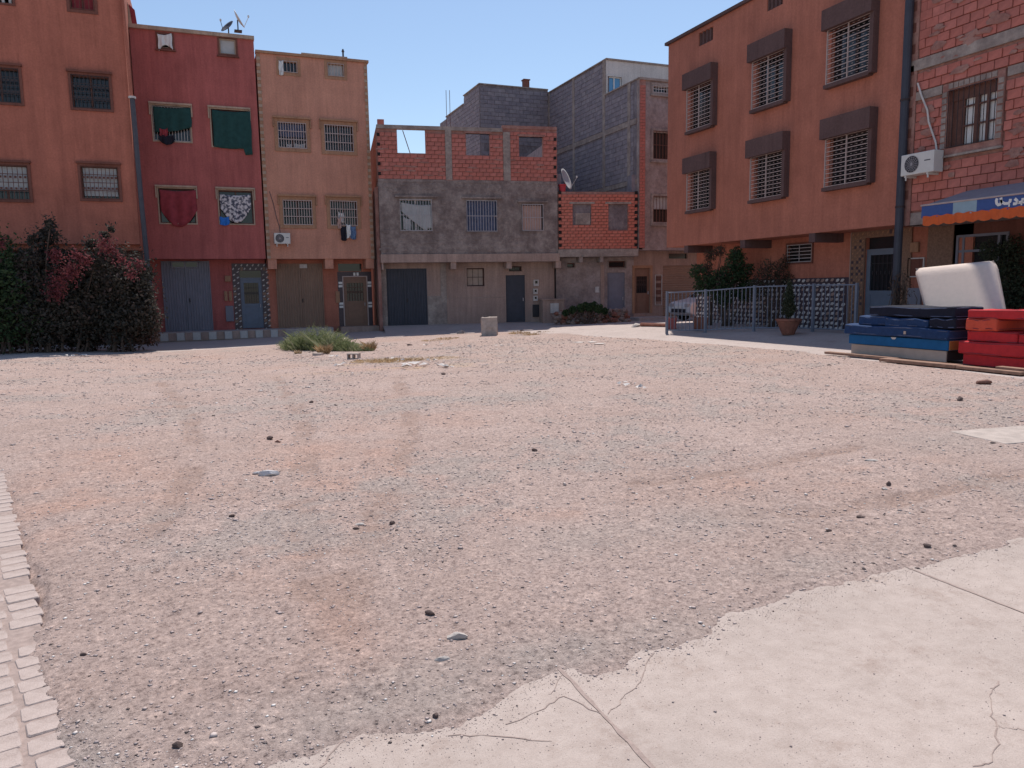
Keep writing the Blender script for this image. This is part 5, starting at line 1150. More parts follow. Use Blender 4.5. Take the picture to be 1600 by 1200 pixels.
l = FE.l(879, 299, .15); o = pt.build('flower_pot', 'red pot'); o.location = FE.w(max(l[0], .22), .2, zt*0+FE.l(935, 299.5)[1]); tag(o, 'red pot standing at the left end of the small brick house parapet', 'pot')
MB().box(FE.l(876, 300)[0]+.0, FE.l(985, 300)[0], .02, .26, FE.l(935, 299.5)[1]+.001, FE.l(935, 299.5)[1]+.02)

# ================================================================ CLOTHS AND LAUNDRY
def hang(F, name, px0, px1, drop, mat, label, cat, y=-.07, fold=.03, seed=0, grp=None):
    a = F.l(*px0, y); b_ = F.l(*px1, y)
    o = cloth(name, ((0, 0), (b_[0]-a[0], b_[1]-a[1])), drop, mat, None, fold=fold, loc=F.w(a[0], y, a[1]), rz=F.rz, seed=seed); return tag(o, label, cat, grp)
hang(FB, 'curtain', (239, 166), (298, 168), lambda u: .95 if u < .2 else 1.0-.25*u, 'green cloth', 'dark green cloth covering most of the upper left window of the maroon house', 'curtain', seed=1)
hang(FB, 'curtain', (331, 171), (391, 174), lambda u: 1.45+(.25 if u > .8 else 0), 'green cloth', 'dark green cloth fully covering the upper right window of the maroon house', 'curtain', seed=3)
hang(FB, 'curtain', (249, 296), (306, 297), lambda u: .35+1.05*math.sin(math.pi*min(1, max(0, .12+.78*u)))**.8, 'red cloth', 'dark red cloth drooping to a point over the lower left window of the maroon house', 'curtain', seed=5, fold=.05)
hang(FB, 'blanket', (343, 303), (391, 304), lambda u: .55+.55*math.sin(math.pi*u), 'patterned cloth', 'black and white patterned blanket hung in the lower right window of the maroon house', 'blanket', seed=7, fold=.05)
hang(FB, 'cloth', (343, 338), (358, 338), lambda u: .32, 'bright blue', 'bright blue cloth on the sill under the patterned blanket', 'cloth', seed=8)
hang(FB, 'shirt', (249, 200), (262, 200), lambda u: .28, 'red cloth', 'red garment drying at the bottom of the green-draped window', 'laundry', seed=9, y=-.1)
hang(FB, 'cloth', (248, 209), (272, 211), lambda u: .25+.1*math.sin(3*u), 'black cloth', 'black garment drying under the red garment in the green-draped window', 'laundry', seed=10, y=-.1)
hang(FB, 'cloth', (246, 53), (268, 52), lambda u: .62-.25*math.sin(math.pi*u), 'white cloth', 'white cloth knotted in the small top left window of the maroon house', 'curtain', seed=11)
hang(FC, 'shirt', (527, 340), (533, 338), lambda u: .45, 'pink curtain', 'pinkish garment at the left end of the salmon house laundry', 'laundry', seed=12, y=-.12)
hang(FC, 'shirt', (532, 352), (541, 353), lambda u: .6, 'black cloth', 'dark garment hanging between pink and blue laundry on the salmon house', 'laundry', seed=13, y=-.12)
hang(FC, 'shirt', (541, 350), (548, 350), lambda u: .62-.2*u, 'white cloth', 'pale grey garment beside the dark one on the salmon house', 'laundry', seed=14, y=-.12)
hang(FC, 'trousers', (547, 352), (556, 353), lambda u: .55, 'blue cloth', 'blue garment at the right end of the salmon house laundry', 'laundry', seed=15, y=-.12)
hang(FC, 'shirt', (528, 330), (537, 332), lambda u: .42, 'white cloth', 'white and red garment hung inside the lower right salmon house window', 'laundry', seed=16, y=.03)
hang(FC, 'cloth', (447, 224), (456, 224), lambda u: .22, 'net curtain', 'pale folded cloth at the sill of the upper left salmon house window', 'laundry', seed=17, y=.05)
hang(FC, 'cloth', (460, 224), (477, 224), lambda u: .22, 'net curtain', 'wide pale cloth right of the folded one at the upper left salmon house window', 'laundry', seed=18, y=.05)
hang(FC, 'cloth', (435, 94), (442, 94), lambda u: .55, 'white cloth', 'white cloth in the small top left opening of the salmon house', 'laundry', seed=19, y=-.05)
hang(FD, 'curtain', (626, 316), (674, 320), lambda u: (.35+.95*u) if u < .85 else 1.0, 'net curtain', 'pale net curtain pulled slantwise inside the left grey house window', 'curtain', seed=20, y=.06)
hang(FD, 'cloth', (630, 338), (642, 342), lambda u: .5, 'net curtain', 'small pale cloth behind the lower bars of the left grey house window', 'curtain', seed=21, y=.07)
# round metal drum behind the salmon parapet opening
l = FC.l(455, 104, .35); o = MB().tube((0, 0, 0), (0, .3, 0), .27, 20).build('water_drum', 'dish grey'); o.location = FC.w(l[0], .35, l[1]-.02); o.rotation_euler = (0, 0, FC.rz); tag(o, 'round grey drum end seen in the small top left opening of the salmon house', 'drum')

# ================================================================ FENCE IN FRONT OF THE ORANGE HOUSE
fz = lambda x, y: float(macro(x, y))
FPts = [(14.08, 21.35), (14.75, 20.35), (15.45, 19.2), (16.15, 17.35), (16.35, 16.05), (16.42, 14.9)]
def fence_at(px, base):
    p = gt(px, base); return p[0], p[1]
def onpx(px, line):
    (ax, ay), (bx, by) = line; d = ray(px, 500); k = d[0]/d[1]
    t = (k*ay-ax)/((bx-ax)-k*(by-ay)); return ax+(bx-ax)*t, ay+(by-ay)*t
ln = ((14.08, 21.3), (16.25, 17.2)); posts = [onpx(px, ln) for px in (1042, 1102, 1178, 1270)]
ln2 = ((16.25, 17.2), (16.5, 15.2)); posts.append(onpx(1337, ln2))
FN = thing('iron_fence', 'blue-grey iron fence of thin bars standing before the orange house', 'fence', (0, 0, 0)); HFn = 1.34
for p in posts: z = fz(*p); MB().box(p[0]-.035, p[0]+.035, p[1]-.035, p[1]+.035, z-.05, z+HFn+.05).build('post', 'fence blue', FN)
bar = bpy.data.meshes.new('bar'); b_ = MB().box(-.009, .009, -.009, .009, .08, HFn-.02); bar.from_pydata(b_.v, [], b_.f); bar.materials.append(M['fence blue'])
for s in range(4):
    a, c = posts[s], posts[s+1]; L_ = math.hypot(c[0]-a[0], c[1]-a[1]); n = int(L_/.13); za, zc_ = fz(*a), fz(*c)
    q = MB().tube((a[0], a[1], za+HFn), (c[0], c[1], zc_+HFn), .02, 6); q.build('top_rail', 'fence blue', FN); MB().tube((a[0], a[1], za+.1), (c[0], c[1], zc_+.1), .018, 6).build('bottom_rail', 'fence blue', FN)
    g = random.Random(s)
    for i in range(1, n):
        t = i/n
        if s == 3 and g.random() < .25: continue
        o = bpy.data.objects.new('bar', bar); COL.objects.link(o); o.parent = FN; o.location = (a[0]+(c[0]-a[0])*t, a[1]+(c[1]-a[1])*t, za+(zc_-za)*t); o.rotation_euler = (g.uniform(-.012, .012), g.uniform(-.012, .012), 0)

# ================================================================ PARKED CAR IN THE ALLEY
c0 = np.array([18.75, 27.6]); cz = fz(20, 27.6)
CR = thing('parked_car', 'white hatchback parked nose out in the alley behind the iron fence', 'car', (c0[0], c0[1], cz))
# profile along x (nose at 0, towards +x), width along y
prof = [(0, .35), (0, .62), (.12, .80), (.95, .95), (1.55, 1.42), (2.9, 1.46), (3.7, 1.02), (3.9, .95), (3.95, .4), (3.6, .22), (.3, .22)]
def loft(prof, w_of, name, mat, par, bev=.04):
    q = MB(); q.prism(prof, -.82, .82, 'y'); 
    vs = []
    for (x, y, z) in q.v: k = 1-.20*max(0, (z-.9)/.56); vs.append((x, y*k, z))
    q.v = vs; return q.build(name, mat, par, bevel=bev)
bd = loft(prof, None, 'body', 'car white', CR, .06)
for nm, pl in (('windscreen', [(1.00, .985), (1.50, 1.38)]), ('rear_window', [(3.62, 1.08), (2.98, 1.41)])):
    (xa, z0), (xb, z1) = pl; k0, k1 = .72*(1-.20*(z0-.9)/.56), .70*(1-.20*(z1-.9)/.56); s_ = -.02 if nm == 'windscreen' else .02
    MB().add([(xa+s_, -k0, z0), (xb+s_, -k1, z1), (xb+s_, k1, z1), (xa+s_, k0, z0)], [(0, 1, 2, 3)]).build(nm, 'dark glass', CR)
for sg in (-1, 1):
    for pl in ([(1.15, .98), (1.62, 1.36), (2.1, 1.38), (2.1, .98)], [(2.18, .98), (2.18, 1.38), (2.8, 1.38), (3.35, 1.02)]):
        MB().add([(x, sg*(.83*(1-.20*(z-.9)/.56)), z) for x, z in pl], [(0, 1, 2, 3)]).build('side_window', 'dark glass', CR)
    MB().box(-.02, .10, sg*.72, sg*.42, .60, .74).build('headlight', 'grey iron', CR, bevel=.02)
    MB().box(1.2, 1.36, sg*.83, sg*1.0, .98, 1.10).build('mirror', 'black metal', CR, bevel=.02)
    for xx in (.75, 3.1):
        wh = MB().tube((xx, sg*.62, .29), (xx, sg*.835, .29), .30, 20).build('wheel', 'tyre rubber', CR); MB().tube((xx, sg*.8, .29), (xx, sg*.845, .29), .18, 14).build('rim', 'grey iron', wh)
MB().box(-.03, .02, -.55, .55, .36, .52).build('radiator_grille', 'black metal', CR); MB().box(-.035, -.031, -.24, .24, .55, .64).build('licence_plate', 'white paint', CR)

# ================================================================ THINGS AT THE FENCE AND STREET
def boxthing(name, label, cat, px, py, w_, d_, h_, mat, parts=(), rz=-.4):
    c = gt(px, py); t = thing(name, label, cat, (c[0], c[1]+d_/2, c[2]), rz); MB().wall(-w_/2, w_/2, 0, h_, -d_/2, d_/2, []).build('pot_wall', mat, t)
    MB().box(-w_/2, w_/2, -d_/2, d_/2, 0, h_*.92).build('body', mat, t, bevel=.02); return t
def planter(px, py, w_, h_, mat, label, leaf=None, seed=0):
    c = gt(px, py); t = thing('planter', label, 'planter', (c[0], c[1]+w_*.3, c[2]), -.5)
    q = MB(); n = 4; q.add([(-w_*.42, -w_*.42, 0), (w_*.42, -w_*.42, 0), (w_*.42, w_*.42, 0), (-w_*.42, w_*.42, 0), (-w_*.5, -w_*.5, h_), (w_*.5, -w_*.5, h_), (w_*.5, w_*.5, h_), (-w_*.5, w_*.5, h_), (-w_*.4, -w_*.4, h_), (w_*.4, -w_*.4, h_), (w_*.4, w_*.4, h_), (-w_*.4, w_*.4, h_), (-w_*.4, -w_*.4, h_*.8), (w_*.4, -w_*.4, h_*.8), (w_*.4, w_*.4, h_*.8), (-w_*.4, w_*.4, h_*.8)],
      [(3, 2, 1, 0), (0, 1, 5, 4), (1, 2, 6, 5), (2, 3, 7, 6), (3, 0, 4, 7), (4, 5, 9, 8), (5, 6, 10, 9), (6, 7, 11, 10), (7, 4, 8, 11), (8, 9, 13, 12), (9, 10, 14, 13), (10, 11, 15, 14), (11, 8, 12, 15)])
    q.build('pot', mat, t, bevel=.01); MB().box(-w_*.39, w_*.39, -w_*.39, w_*.39, h_*.7, h_*.85).build('soil', 'joint dirt', t); return t
flat('faded red paint', (.30, .085, .08), .8, var=.3)
planter(1051, 515, .38, .40, 'faded red paint', 'square faded red planter at the left end of the iron fence')
planter(1098, 516, .46, .42, 'terracotta pot', 'dark brown square planter behind the second fence post')
pc = gt(1234, 521); pc = (pc[0]-.15, pc[1]-.1, float(macro(pc[0], pc[1]))-.02)
CY = thing('potted_cypress', 'small dark cypress in a wide clay pot before the stone-tiled wall', 'potted plant', pc)
n = 14; prof = [(0, 0), (.17, 0), (.20, .08), (.33, .38), (.36, .40), (.36, .45), (.31, .45), (.29, .38), (0, .36)]
vs = [(r_*math.cos(2*math.pi*i/n), r_*math.sin(2*math.pi*i/n), z_) for r_, z_ in prof for i in range(n)]; MB().add(vs, [(k*n+i, k*n+(i+1) % n, (k+1)*n+(i+1) % n, (k+1)*n+i) for k in range(len(prof)-1) for i in range(n)]).build('pot', 'terracotta pot', CY)
MB().tube((0, 0, .3), (0, 0, 1.2), .025, 6).build('trunk', 'bark', CY)
V, F, T = leafcloud([(0, 0, .75, .19, .19, .28), (0, 0, 1.0, .16, .16, .3), (0, 0, 1.25, .10, .10, .25), (0, 0, 1.45, .05, .05, .15)], 3000, .055, 300); npmesh('foliage', V, F, 'olive leaves', CY, T)
# loose rail/plank on the far street by the boulder
a, c = gt(1002, 510), gt(1045, 510.5); o = MB().tube((0, 0, 0), (c[0]-a[0], c[1]-a[1], .02), .07, 7).build('log', 'terracotta pot'); o.location = (a[0], a[1], a[2]+.07); tag(o, 'long reddish pole lying in the lit street between the pale boulder and the fence', 'pole')
# brown planks edging the street at the right
def plank(p, q_, wd, th, label, z=.0):
    a, c = gt(*p), gt(*q_); L_ = math.hypot(c[0]-a[0], c[1]-a[1]); o = MB().box(0, L_, -wd/2, wd/2, 0, th).build('plank', 'plank wood', bevel=.006); o.location = (a[0], a[1], max(a[2], 0)+.02+z); o.rotation_euler = (0, 0, math.atan2(c[1]-a[1], c[0]-a[0])); tag(o, label, 'plank', None)
plank((1292, 555), (1405, 565), .16, .05, 'brown plank on the ground running left out from under the blue sofa stack')
plank((1380, 566), (1498, 577), .24, .06, 'wide brown plank on the ground in front of the blue sofa stack')
plank((1488, 576), (1600, 588), .18, .05, 'brown plank on the ground in front of the red sofa stack')
plank((1560, 582), (1680, 595), .16, .08, 'pale edged plank at the right rim of the picture below the red sofas', .01)

# ================================================================ SOFAS AND MATTRESS (street sale)
FQ = Fac((12.75, 12.6), (0, -1))
def soft(name, r, y0, y1, mat, label, cat='sofa', bev=.05, pip=None, group=None, sag=0.0, parts=None):
    x0, x1, z0, z1 = r; cx = (x0+x1)/2; q = MB(); W = x1-x0; nx = 14
    pip = pip or ('slate blue curtain' if 'navy' in mat or 'blue' in mat or 'midnight' in mat else 'red cloth')
    bm = bmesh.new(); bmesh.ops.create_cube(bm, size=1); bmesh.ops.subdivide_edges(bm, edges=bm.edges[:], cuts=6, use_grid_fill=True)
    g = random.Random(hash(label) % 999 if False else len(label)); ph = g.uniform(0, 6)
    for v in bm.verts:
        x, y, z = v.co; e = min(1, (1-abs(2*x))*W/.25) ; e2 = min(1, (1-abs(2*y))*(y1-y0)/.25)
        k = 1-(1-min(e, 1))**2*.12; k2 = 1
        v.co = Vector((x*W, y*(y1-y0), z*(z1-z0)))
        v.co.z += (.012*math.sin(x*9+ph)+.008*math.sin(y*11+x*5+ph))*(1 if z > .2 else .4)*(bev/.05)
        v.co.y += .010*math.sin(x*13+ph+z*3)*(bev/.05)
    me = bpy.data.meshes.new(name); bm.to_mesh(me); bm.free(); me.materials.append(M[mat]); me.polygons.foreach_set('use_smooth', [True]*len(me.polygons))
    o = bpy.data.objects.new(name, me); COL.objects.link(o)
    bv = o.modifiers.new('b', 'BEVEL'); bv.width = bev; bv.segments = 4; bv.limit_method = 'ANGLE'; bv.angle_limit = math.radians(50)
    o.location = FQ.w(cx, (y0+y1)/2, (z0+z1)/2); o.rotation_euler = (0, 0, FQ.rz); tag(o, label, cat, group)
    D_ = y1-y0; H2 = z1-z0
    for zz in ((H2*.5-bev*.45, -H2*.5+bev*.6) if H2 > .12 else (H2*.5-bev*.45,)):
        f_ = lambda x_: .012*math.sin(x_/W*9+ph)*(bev/.05)*(1 if zz > 0 else .4)
        MB().path([(-W/2+bev*.5+(W-bev)*i/16, -D_/2+bev*.10+.008*math.sin(i+ph), zz+f_(-W/2+W*i/16)) for i in range(17)]+[(W/2-bev*.1, -D_/2+bev+(D_-2*bev)*i/5, zz+f_(W/2)) for i in range(6)], .009, 5).build('piping', pip, o)
    if W > 1.2:
        q = MB(); xx = -W/2+W*g.uniform(.55, .7); q.box(xx, xx+.05, -D_/2-.004, -D_/2+.01, -H2*.18, H2*.12); q.build('care_tag', 'beige board', o)
    return o
Q = lambda a, b_, c, d, y=0.0: FQ.r(a, b_, c, d, y)
# drawer base: cream front, orange and dark ends
zs = [FQ.l(1405, p)[1] for p in (565, 545, 525, 512, 496, 482)]
x0 = FQ.l(1330, 545)[0]; x1 = FQ.l(1478, 560)[0]
z0, zA_, zB_, zC_, zD_, zE_ = .04, FQ.l(1478, 548)[1], FQ.l(1478, 531)[1], FQ.l(1478, 514)[1], FQ.l(1440, 493)[1], FQ.l(1440, 480)[1]
BB = thing('bed_base', 'cream fronted wooden bed base at the bottom of the blue stack', 'bed base', FQ.w(x0, 0, 0), FQ.rz)
L_ = x1-x0
MB().box(0, L_, 0, .03, z0, zA_-.01).build('front_board', 'beige board', BB, bevel=.004); MB().box(.02, L_-.0, .031, .78, z0+.02, zA_-.012).build('carcass', 'dark iron', BB)
for xx in (.06, L_-.12): MB().box(xx, xx+.06, .04, .1, -.02, z0).build('leg', 'brown wood', BB)
B2 = thing('bed_base', 'bright blue box base with an orange end panel, second in the blue stack', 'bed base', FQ.w(x0-.05, 0, zA_), FQ.rz)
MB().box(0, L_+.10, -.03, .78, .0, zB_-zA_-.01).build('body', 'blue fabric', B2, bevel=.012); MB().box(L_+.101, L_+.115, .0, .74, .01, zB_-zA_-.02).build('end_panel', 'orange board', B2)
MB().add([(L_*.48, -.036, .19), (L_*.54, -.036, .19), (L_*.525, -.036, .15), (L_*.495, -.036, .15)], [(0, 1, 2, 3)]).build('badge', 'white plaster', B2)
soft('mattress', (FQ.l(1323, 516)[0], FQ.l(1503, 516)[0]-.22, zB_, zC_), -.08, .85, 'navy fabric', 'thick navy mattress lying on the bright blue base', 'mattress', .06)
zm_ = FQ.l(1345, 493)[1]
soft('cushion', (FQ.l(1340, 500)[0], FQ.l(1400, 500)[0], zC_-.0, zm_-.01), .02, .75, 'navy fabric', 'navy sofa cushion at the left end of the stack, under the black mattress', 'cushion', .05)
soft('cushion', (FQ.l(1385, 500)[0], FQ.l(1452, 500)[0], zC_-.0, zm_-.03), -.04, .7, 'navy fabric', 'navy sofa cushion with pale piping in the middle of the blue stack', 'cushion', .05)
soft('cushion', (FQ.l(1453, 500)[0], FQ.l(1498, 500)[0]-.05, zC_-.0, zm_-.0), -.02, .8, 'midnight fabric', 'black sofa cushion at the right end of the blue stack', 'cushion', .05)
soft('mattress', (FQ.l(1357, 486)[0], FQ.l(1497, 486)[0]-.08, zm_+.0, zE_+.0), .02, .8, 'midnight fabric', 'thin black mattress topping the blue stack', 'mattress', .05)
# red group
xr0 = FQ.l(1503, 560)[0]; zr = [FQ.l(1512, p)[1] for p in (575, 553, 533, 516, 500, 488)]
soft('sofa_block', (xr0, xr0+2.3, .03, zr[1]), .02, .85, 'red fabric', 'red sofa base on the ground, bottom of the red stack', 'sofa base', .02)
soft('sofa_mattress', (xr0-.08, xr0+2.4, zr[1]+.002, zr[2]), -.03, .9, 'red fabric', 'red mattress lying on the red sofa base', 'mattress', .04)
soft('sofa_block', (xr0+.03, xr0+.95, zr[2]+.002, zr[3]), .05, .85, 'red fabric', 'shorter red sofa section above the red mattress', 'sofa base', .03)
soft('cushion', (xr0+.03, xr0+.62, zr[3]+.002, zr[4]+.03), .0, .8, 'orange red fabric', 'orange-red rounded cushion at the left of the red stack, beside a dark gap', 'cushion', .06)
soft('sofa_block', (xr0+.96, xr0+2.3, zr[2]+.002, zr[3]-.03), .08, .85, 'red fabric', 'red section below the dark gap at the right rim of the picture', 'sofa base', .03)
soft('cushion', (xr0+1.15, xr0+2.2, zr[3]-.02, zr[4]+.03), .3, .8, 'midnight fabric', 'dark cushion deep in the gap of the red stack', 'cushion', .04)  # near-black block added to stand in for the shade inside the gap
soft('sofa_cushion', (xr0+.04, xr0+2.2, zr[4]+.033, zr[5]+.05), .02, .85, 'red fabric', 'red sofa back laid flat on top of the red stack', 'sofa back', .03)
# tall leaning mattress: a soft slab set by its four corners
ymt = 1.0
def MP(px, py, y): a = FQ.l(px, py, y); return np.array([a[0], y, a[1]])
TL, TR = MP(1425, 416, 1.22), MP(1549, 403, 1.22); BR, BL = MP(1567, 500, .66), MP(1450, 512, .66)
BL = TL+(BL-TL)*1.0; nx, nz, ny = 18, 16, 5; V = []; th = .24
for side in (0, 1):
    for j in range(nz+1):
        for i in range(nx+1):
            u, v = i/nx, j/nz; p = (TL*(1-u)+TR*u)*(1-v)+(BL*(1-u)+BR*u)*v; ed = min(u, 1-u)*nx, min(v, 1-v)*nz
            rnd = .05*(1-min(1, ed[0]/1.5))**2+.10*(1-min(1, ed[1]/2.2))**2; tuft = .004*(math.sin(u*math.pi*9)*math.sin(v*math.pi*8))**2
            c_ = (TL+TR+BL+BR)/4; p = p+(c_-p)*(rnd*.10)
            dd_ = (rnd+tuft if side == 0 else th-rnd); V.append((p[0], p[1]+dd_*.91, p[2]-dd_*.41))
N1 = (nx+1)*(nz+1); Fc = []
for j in range(nz):
    for i in range(nx): a = j*(nx+1)+i; Fc += [(a, a+nx+1, a+nx+2, a+1), (N1+a, N1+a+1, N1+a+nx+2, N1+a+nx+1)]
ring = [i for i in range(nx+1)]+[j*(nx+1)+nx for j in range(1, nz+1)]+[nz*(nx+1)+i for i in range(nx-1, -1, -1)]+[j*(nx+1) for j in range(nz-1, 0, -1)]
for k in range(len(ring)): a, c = ring[k], ring[(k+1) % len(ring)]; Fc.append((a, c, N1+c, N1+a))
o = MB().add(V, Fc).build('mattress', 'mattress ticking', smooth=True); o.location = FQ.w(0, 0, 0); o.rotation_euler = (0, 0, FQ.rz); tag(o, 'tall cream quilted mattress leaning up behind the blue and red stacks', 'mattress')

# ================================================================ PLANTS
def fol(t, blobs, n, size, mat, seed, name='foliage', shell=.55):
    V, F, T = leafcloud(blobs, n, size, seed, shell=shell); return npmesh(name, V, F, mat, t, T)
# flowering hedge before the terracotta house
HG_ = [(1, (-10.6, 27.9), 2.6, 'dense dark bougainvillea bush at the far left edge with greener top', 'green leaves'),
       (2, (-7.0, 28.2), 3.2, 'tall bougainvillea reaching up the terracotta wall left of the pink blossoms', 'bougainvillea leaves'),
       (3, (-4.9, 28.2), 2.6, 'bougainvillea with a large cluster of pink blossom, in the middle of the hedge', 'bougainvillea leaves'),
       (4, (-3.3, 28.5), 2.6, 'brownish bougainvillea beside the blue-grey garage door', 'bougainvillea leaves')]
def at_Y(px, py, Y): d = ray(px, py); return EYEP+d*(Y/d[1])
gY = 28.0
def spots(lst, Y): return [at_Y(px, py, Y) for px, py in lst]
specs = [
 ([(-60, 430, 1.3), (-10, 440, 1.0), (10, 400, .7), (-5, 370, .45), (20, 460, .9), (-20, 500, 1.1), (30, 500, .8)], [(0, 380, .3)], 'green leaves', 'dense bougainvillea bush cut by the left picture edge with a greener crest', 9000),
 ([(60, 440, .9), (75, 400, .7), (70, 360, .42), (78, 345, .25), (55, 370, .35), (50, 480, .9), (80, 500, .8), (45, 400, .5)], [(85, 400, .25)], 'bougainvillea leaves', 'tallest bougainvillea, its shoots reaching up the terracotta wall', 9000),
 ([(115, 440, .85), (110, 405, .6), (125, 480, .8), (130, 510, .7), (95, 470, .7), (150, 400, .5), (140, 375, .3), (172, 352, .16), (160, 362, .25)], [(100, 432, .48), (122, 400, .35), (85, 452, .4), (112, 422, .4), (135, 408, .3), (90, 462, .3)], 'bougainvillea leaves', 'bougainvillea carrying the big cluster of pink blossom', 9500),
 ([(185, 430, .8), (180, 395, .5), (205, 450, .7), (215, 480, .7), (190, 500, .8), (165, 470, .7), (215, 420, .5), (228, 500, .5)], [(172, 390, .4), (190, 405, .3), (205, 430, .25), (160, 380, .3), (215, 415, .3)], 'bougainvillea leaves', 'bougainvillea next to the blue-grey garage door with faded pink tips', 9000)]
for k, (bl, fl, mt, lab, n) in enumerate(specs):
    base = at_Y(bl[0][0] if k else 0, 520, gY); bz = float(macro(base[0], base[1]))
    t = thing('bougainvillea', lab, 'bush', (base[0], gY, bz))
    B = [];
    for (px, py, r_) in bl: p = at_Y(px, py, gY); r_ *= .92 if py > 410 else .72; B.append((p[0]-base[0], random.uniform(-.3, .3)+.3, p[2]-bz-.12, r_*1.05, r_*.9, r_))
    fol(t, B, n, .13, mt, 400+k)
    Bf = []; V, F, T = leafcloud([(b[0], b[1], b[2]+.15, b[3]*1.35, b[4]*1.2, b[5]*1.5) for b in B], 2400, .10, 480+k, shell=.85); npmesh('outer_sprays', V, F, mt, t, T)
   
    for (px, py, r_) in fl: p = at_Y(px, py, gY-.7); Bf.append((p[0]-base[0], -.7, p[2]-bz, r_, r_*.5, r_))
    fol(t, Bf, (120, 260, 1300, 650)[k], .085, 'bougainvillea blossom', 420+k, 'blossom', .1)
    q = MB(); g = random.Random(k)
    for i in range(6): p = B[i % len(B)]; limb(q, (g.uniform(-.4, .4), g.uniform(-.1, .2), 0), (p[0], p[1], p[2]), .045, .015, 5, .1, k*10+i)
    q.build('stems', 'bark', t)
    V, F, T = leafcloud([(b[0], b[1]+.2, b[2]*.6, b[3]*.9, b[4]*.7, b[5]*1.0) for b in B if b[2] > .3], 3500, .12, 440+k); npmesh('dry_leaves', V, F, 'dry twig leaves', t, T)
# low brick kerb of the hedge bed
q = thing('planting_kerb', 'low reddish brick kerb along the foot of the flowering hedge', 'kerb', (0, 0, 0)); a, c = gt(-120, 552), gt(232, 531)
n = 34
for i in range(n):
    t0 = i/n; x, y = a[0]+(c[0]-a[0])*t0, a[1]+(c[1]-a[1])*t0; o = MB().box(0, .30, 0, .2, -.1, .2).build('brick', 'terracotta pot' if i % 3 else 'rubble stone', q, bevel=.01); o.location = (x, y+.2, float(macro(x, y))); o.rotation_euler = (0, random.uniform(-.04, .04), math.atan2(c[1]-a[1], c[0]-a[0])+random.uniform(-.05, .05))
# shrubs before the orange house
def shrub(label, pts, n, mat, depthfn, seed, trunk=None, size=.09, dry=0, cat='shrub'):
    P = []
    for (px, py, r_) in pts: d = ray(px, py); t_ = depthfn/(d@FW); p = EYEP+d*t_; P.append((p, r_))
    bx = np.mean([p[0] for p, _ in P]); by = np.mean([p[1] for p, _ in P]); bz = float(macro(bx, by)); t = thing('shrub', label, cat, (bx, by, bz))
    B = [(p[0]-bx, p[1]-by, p[2]-bz, r_, r_, r_) for p, r_ in P]; fol(t, B, n, size, mat, seed)
    if dry: V, F, T = leafcloud(B, dry, size, seed+1, shell=.3); npmesh('dry_leaves', V, F, 'dry twig leaves', t, T)
    q = MB()
    for i, b in enumerate(B): limb(q, (0.05*i-.1, 0, 0), (b[0], b[1], b[2]+b[5]*.6), .04, .008, 5, .07, seed+i); limb(q, (b[0]*.4, b[1]*.4, b[2]*.5), (b[0]+.3*b[3], b[1], b[2]+b[5]*1.2), .015, .005, 4, .06, seed+i+50)
    q.build('trunk', 'bark', t); return t
shrub('dense dark green shrub behind the fence at the corner of the orange house', [(1150, 408, .34), (1140, 430, .42), (1120, 440, .42), (1160, 425, .38), (1100, 445, .40), (1090, 425, .30), (1130, 460, .42), (1165, 455, .40), (1150, 397, .25)], 6500, 'green leaves', 25.5, 500, dry=1200)
shrub('sparse reddish shrub between the dark green shrub and the small barred window', [(1200, 420, .35), (1215, 430, .4), (1190, 440, .4), (1225, 410, .25), (1180, 455, .35), (1232, 437, .28)], 1100, 'olive leaves', 24.5, 520, dry=1600, size=.06)
shrub('thin reddish shrub with bare twigs under the overhang left of the dark green shrub', [(1110, 400, .25), (1125, 392, .22), (1105, 420, .28)], 500, 'olive leaves', 26.0, 540, dry=900, size=.06)
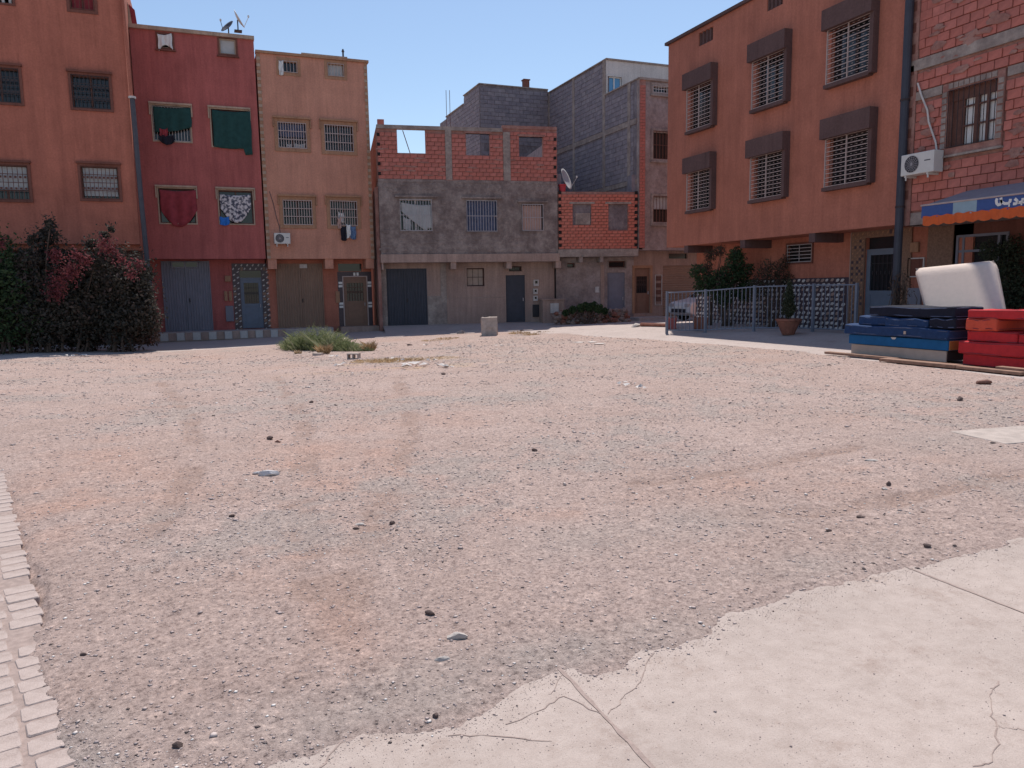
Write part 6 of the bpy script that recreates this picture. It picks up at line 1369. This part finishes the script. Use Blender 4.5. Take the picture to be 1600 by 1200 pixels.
shrub('small green plant bed growing behind the rubble wall of the small brick house', [(895, 484, .17), (908, 481, .2), (922, 480, .2), (935, 482, .2), (945, 486, .16), (884, 489, .15), (915, 476, .13), (928, 475, .12)], 3200, 'green leaves', 33.0, 560, size=.10)
shrub('tall dark green climbing plant under the shop awning, right of the mattress', [(1570, 400, .34), (1585, 430, .4), (1595, 385, .35), (1575, 460, .38), (1600, 470, .4), (1545, 390, .25), (1560, 425, .25), (1610, 420, .45)], 6000, 'olive leaves', 17.6, 580, size=.075)
# bare climber beside the drainpipe
vx = FH.l(1418, 470, .0); VN = thing('bare_climber', 'tangle of bare brown stems climbing beside the dark drainpipe', 'climber', FH.w(vx[0], -.25, .15), 0)
q = MB(); g = random.Random(2)
for i in range(26): a = (g.uniform(-.25, .25), g.uniform(-.25, .25), 0); limb(q, a, (g.uniform(-.15, .15), g.uniform(-.35, .25), g.uniform(.9, 1.75)), .022, .006, 6, .09, i)
q.build('stems', 'bark', VN); fol(VN, [(0, 0, 1.2, .3, .3, .5)], 260, .05, 'dry twig leaves', 590)
# rubble wall before the small brick house: each stone a piece
RW = thing('rubble_wall', 'low tumbledown wall of rough stones below the green plant bed', 'stone wall', (0, 0, 0)); g = random.Random(6)
rm = []
for k in range(6):
    bm = bmesh.new(); bmesh.ops.create_icosphere(bm, subdivisions=1, radius=1)
    for v in bm.verts: v.co *= 1+g.uniform(-.22, .18); v.co.z *= .75
    me = bpy.data.meshes.new('stone'); bm.to_mesh(me); bm.free(); me.materials.append(M['rubble stone' if k % 3 else 'terracotta pot']); rm.append(me)
a, c = gt(872, 508), gt(985, 503)
for i in range(190):
    t0 = g.random(); rowh = .62*(1-.25*abs(t0-.4)); z = g.random()*rowh; x, y = a[0]+(c[0]-a[0])*t0, a[1]+(c[1]-a[1])*t0; o = bpy.data.objects.new('stone', rm[g.randrange(6)]); COL.objects.link(o); o.parent = RW
    s_ = g.uniform(.08, .17); o.scale = (s_*1.2, s_, s_); o.location = (x+g.uniform(-.05, .05), y+.25+g.uniform(-.15, .15)+z*.3, float(macro(x, y))+z); o.rotation_euler = (g.uniform(-.4, .4), g.uniform(-.4, .4), g.uniform(0, 6))
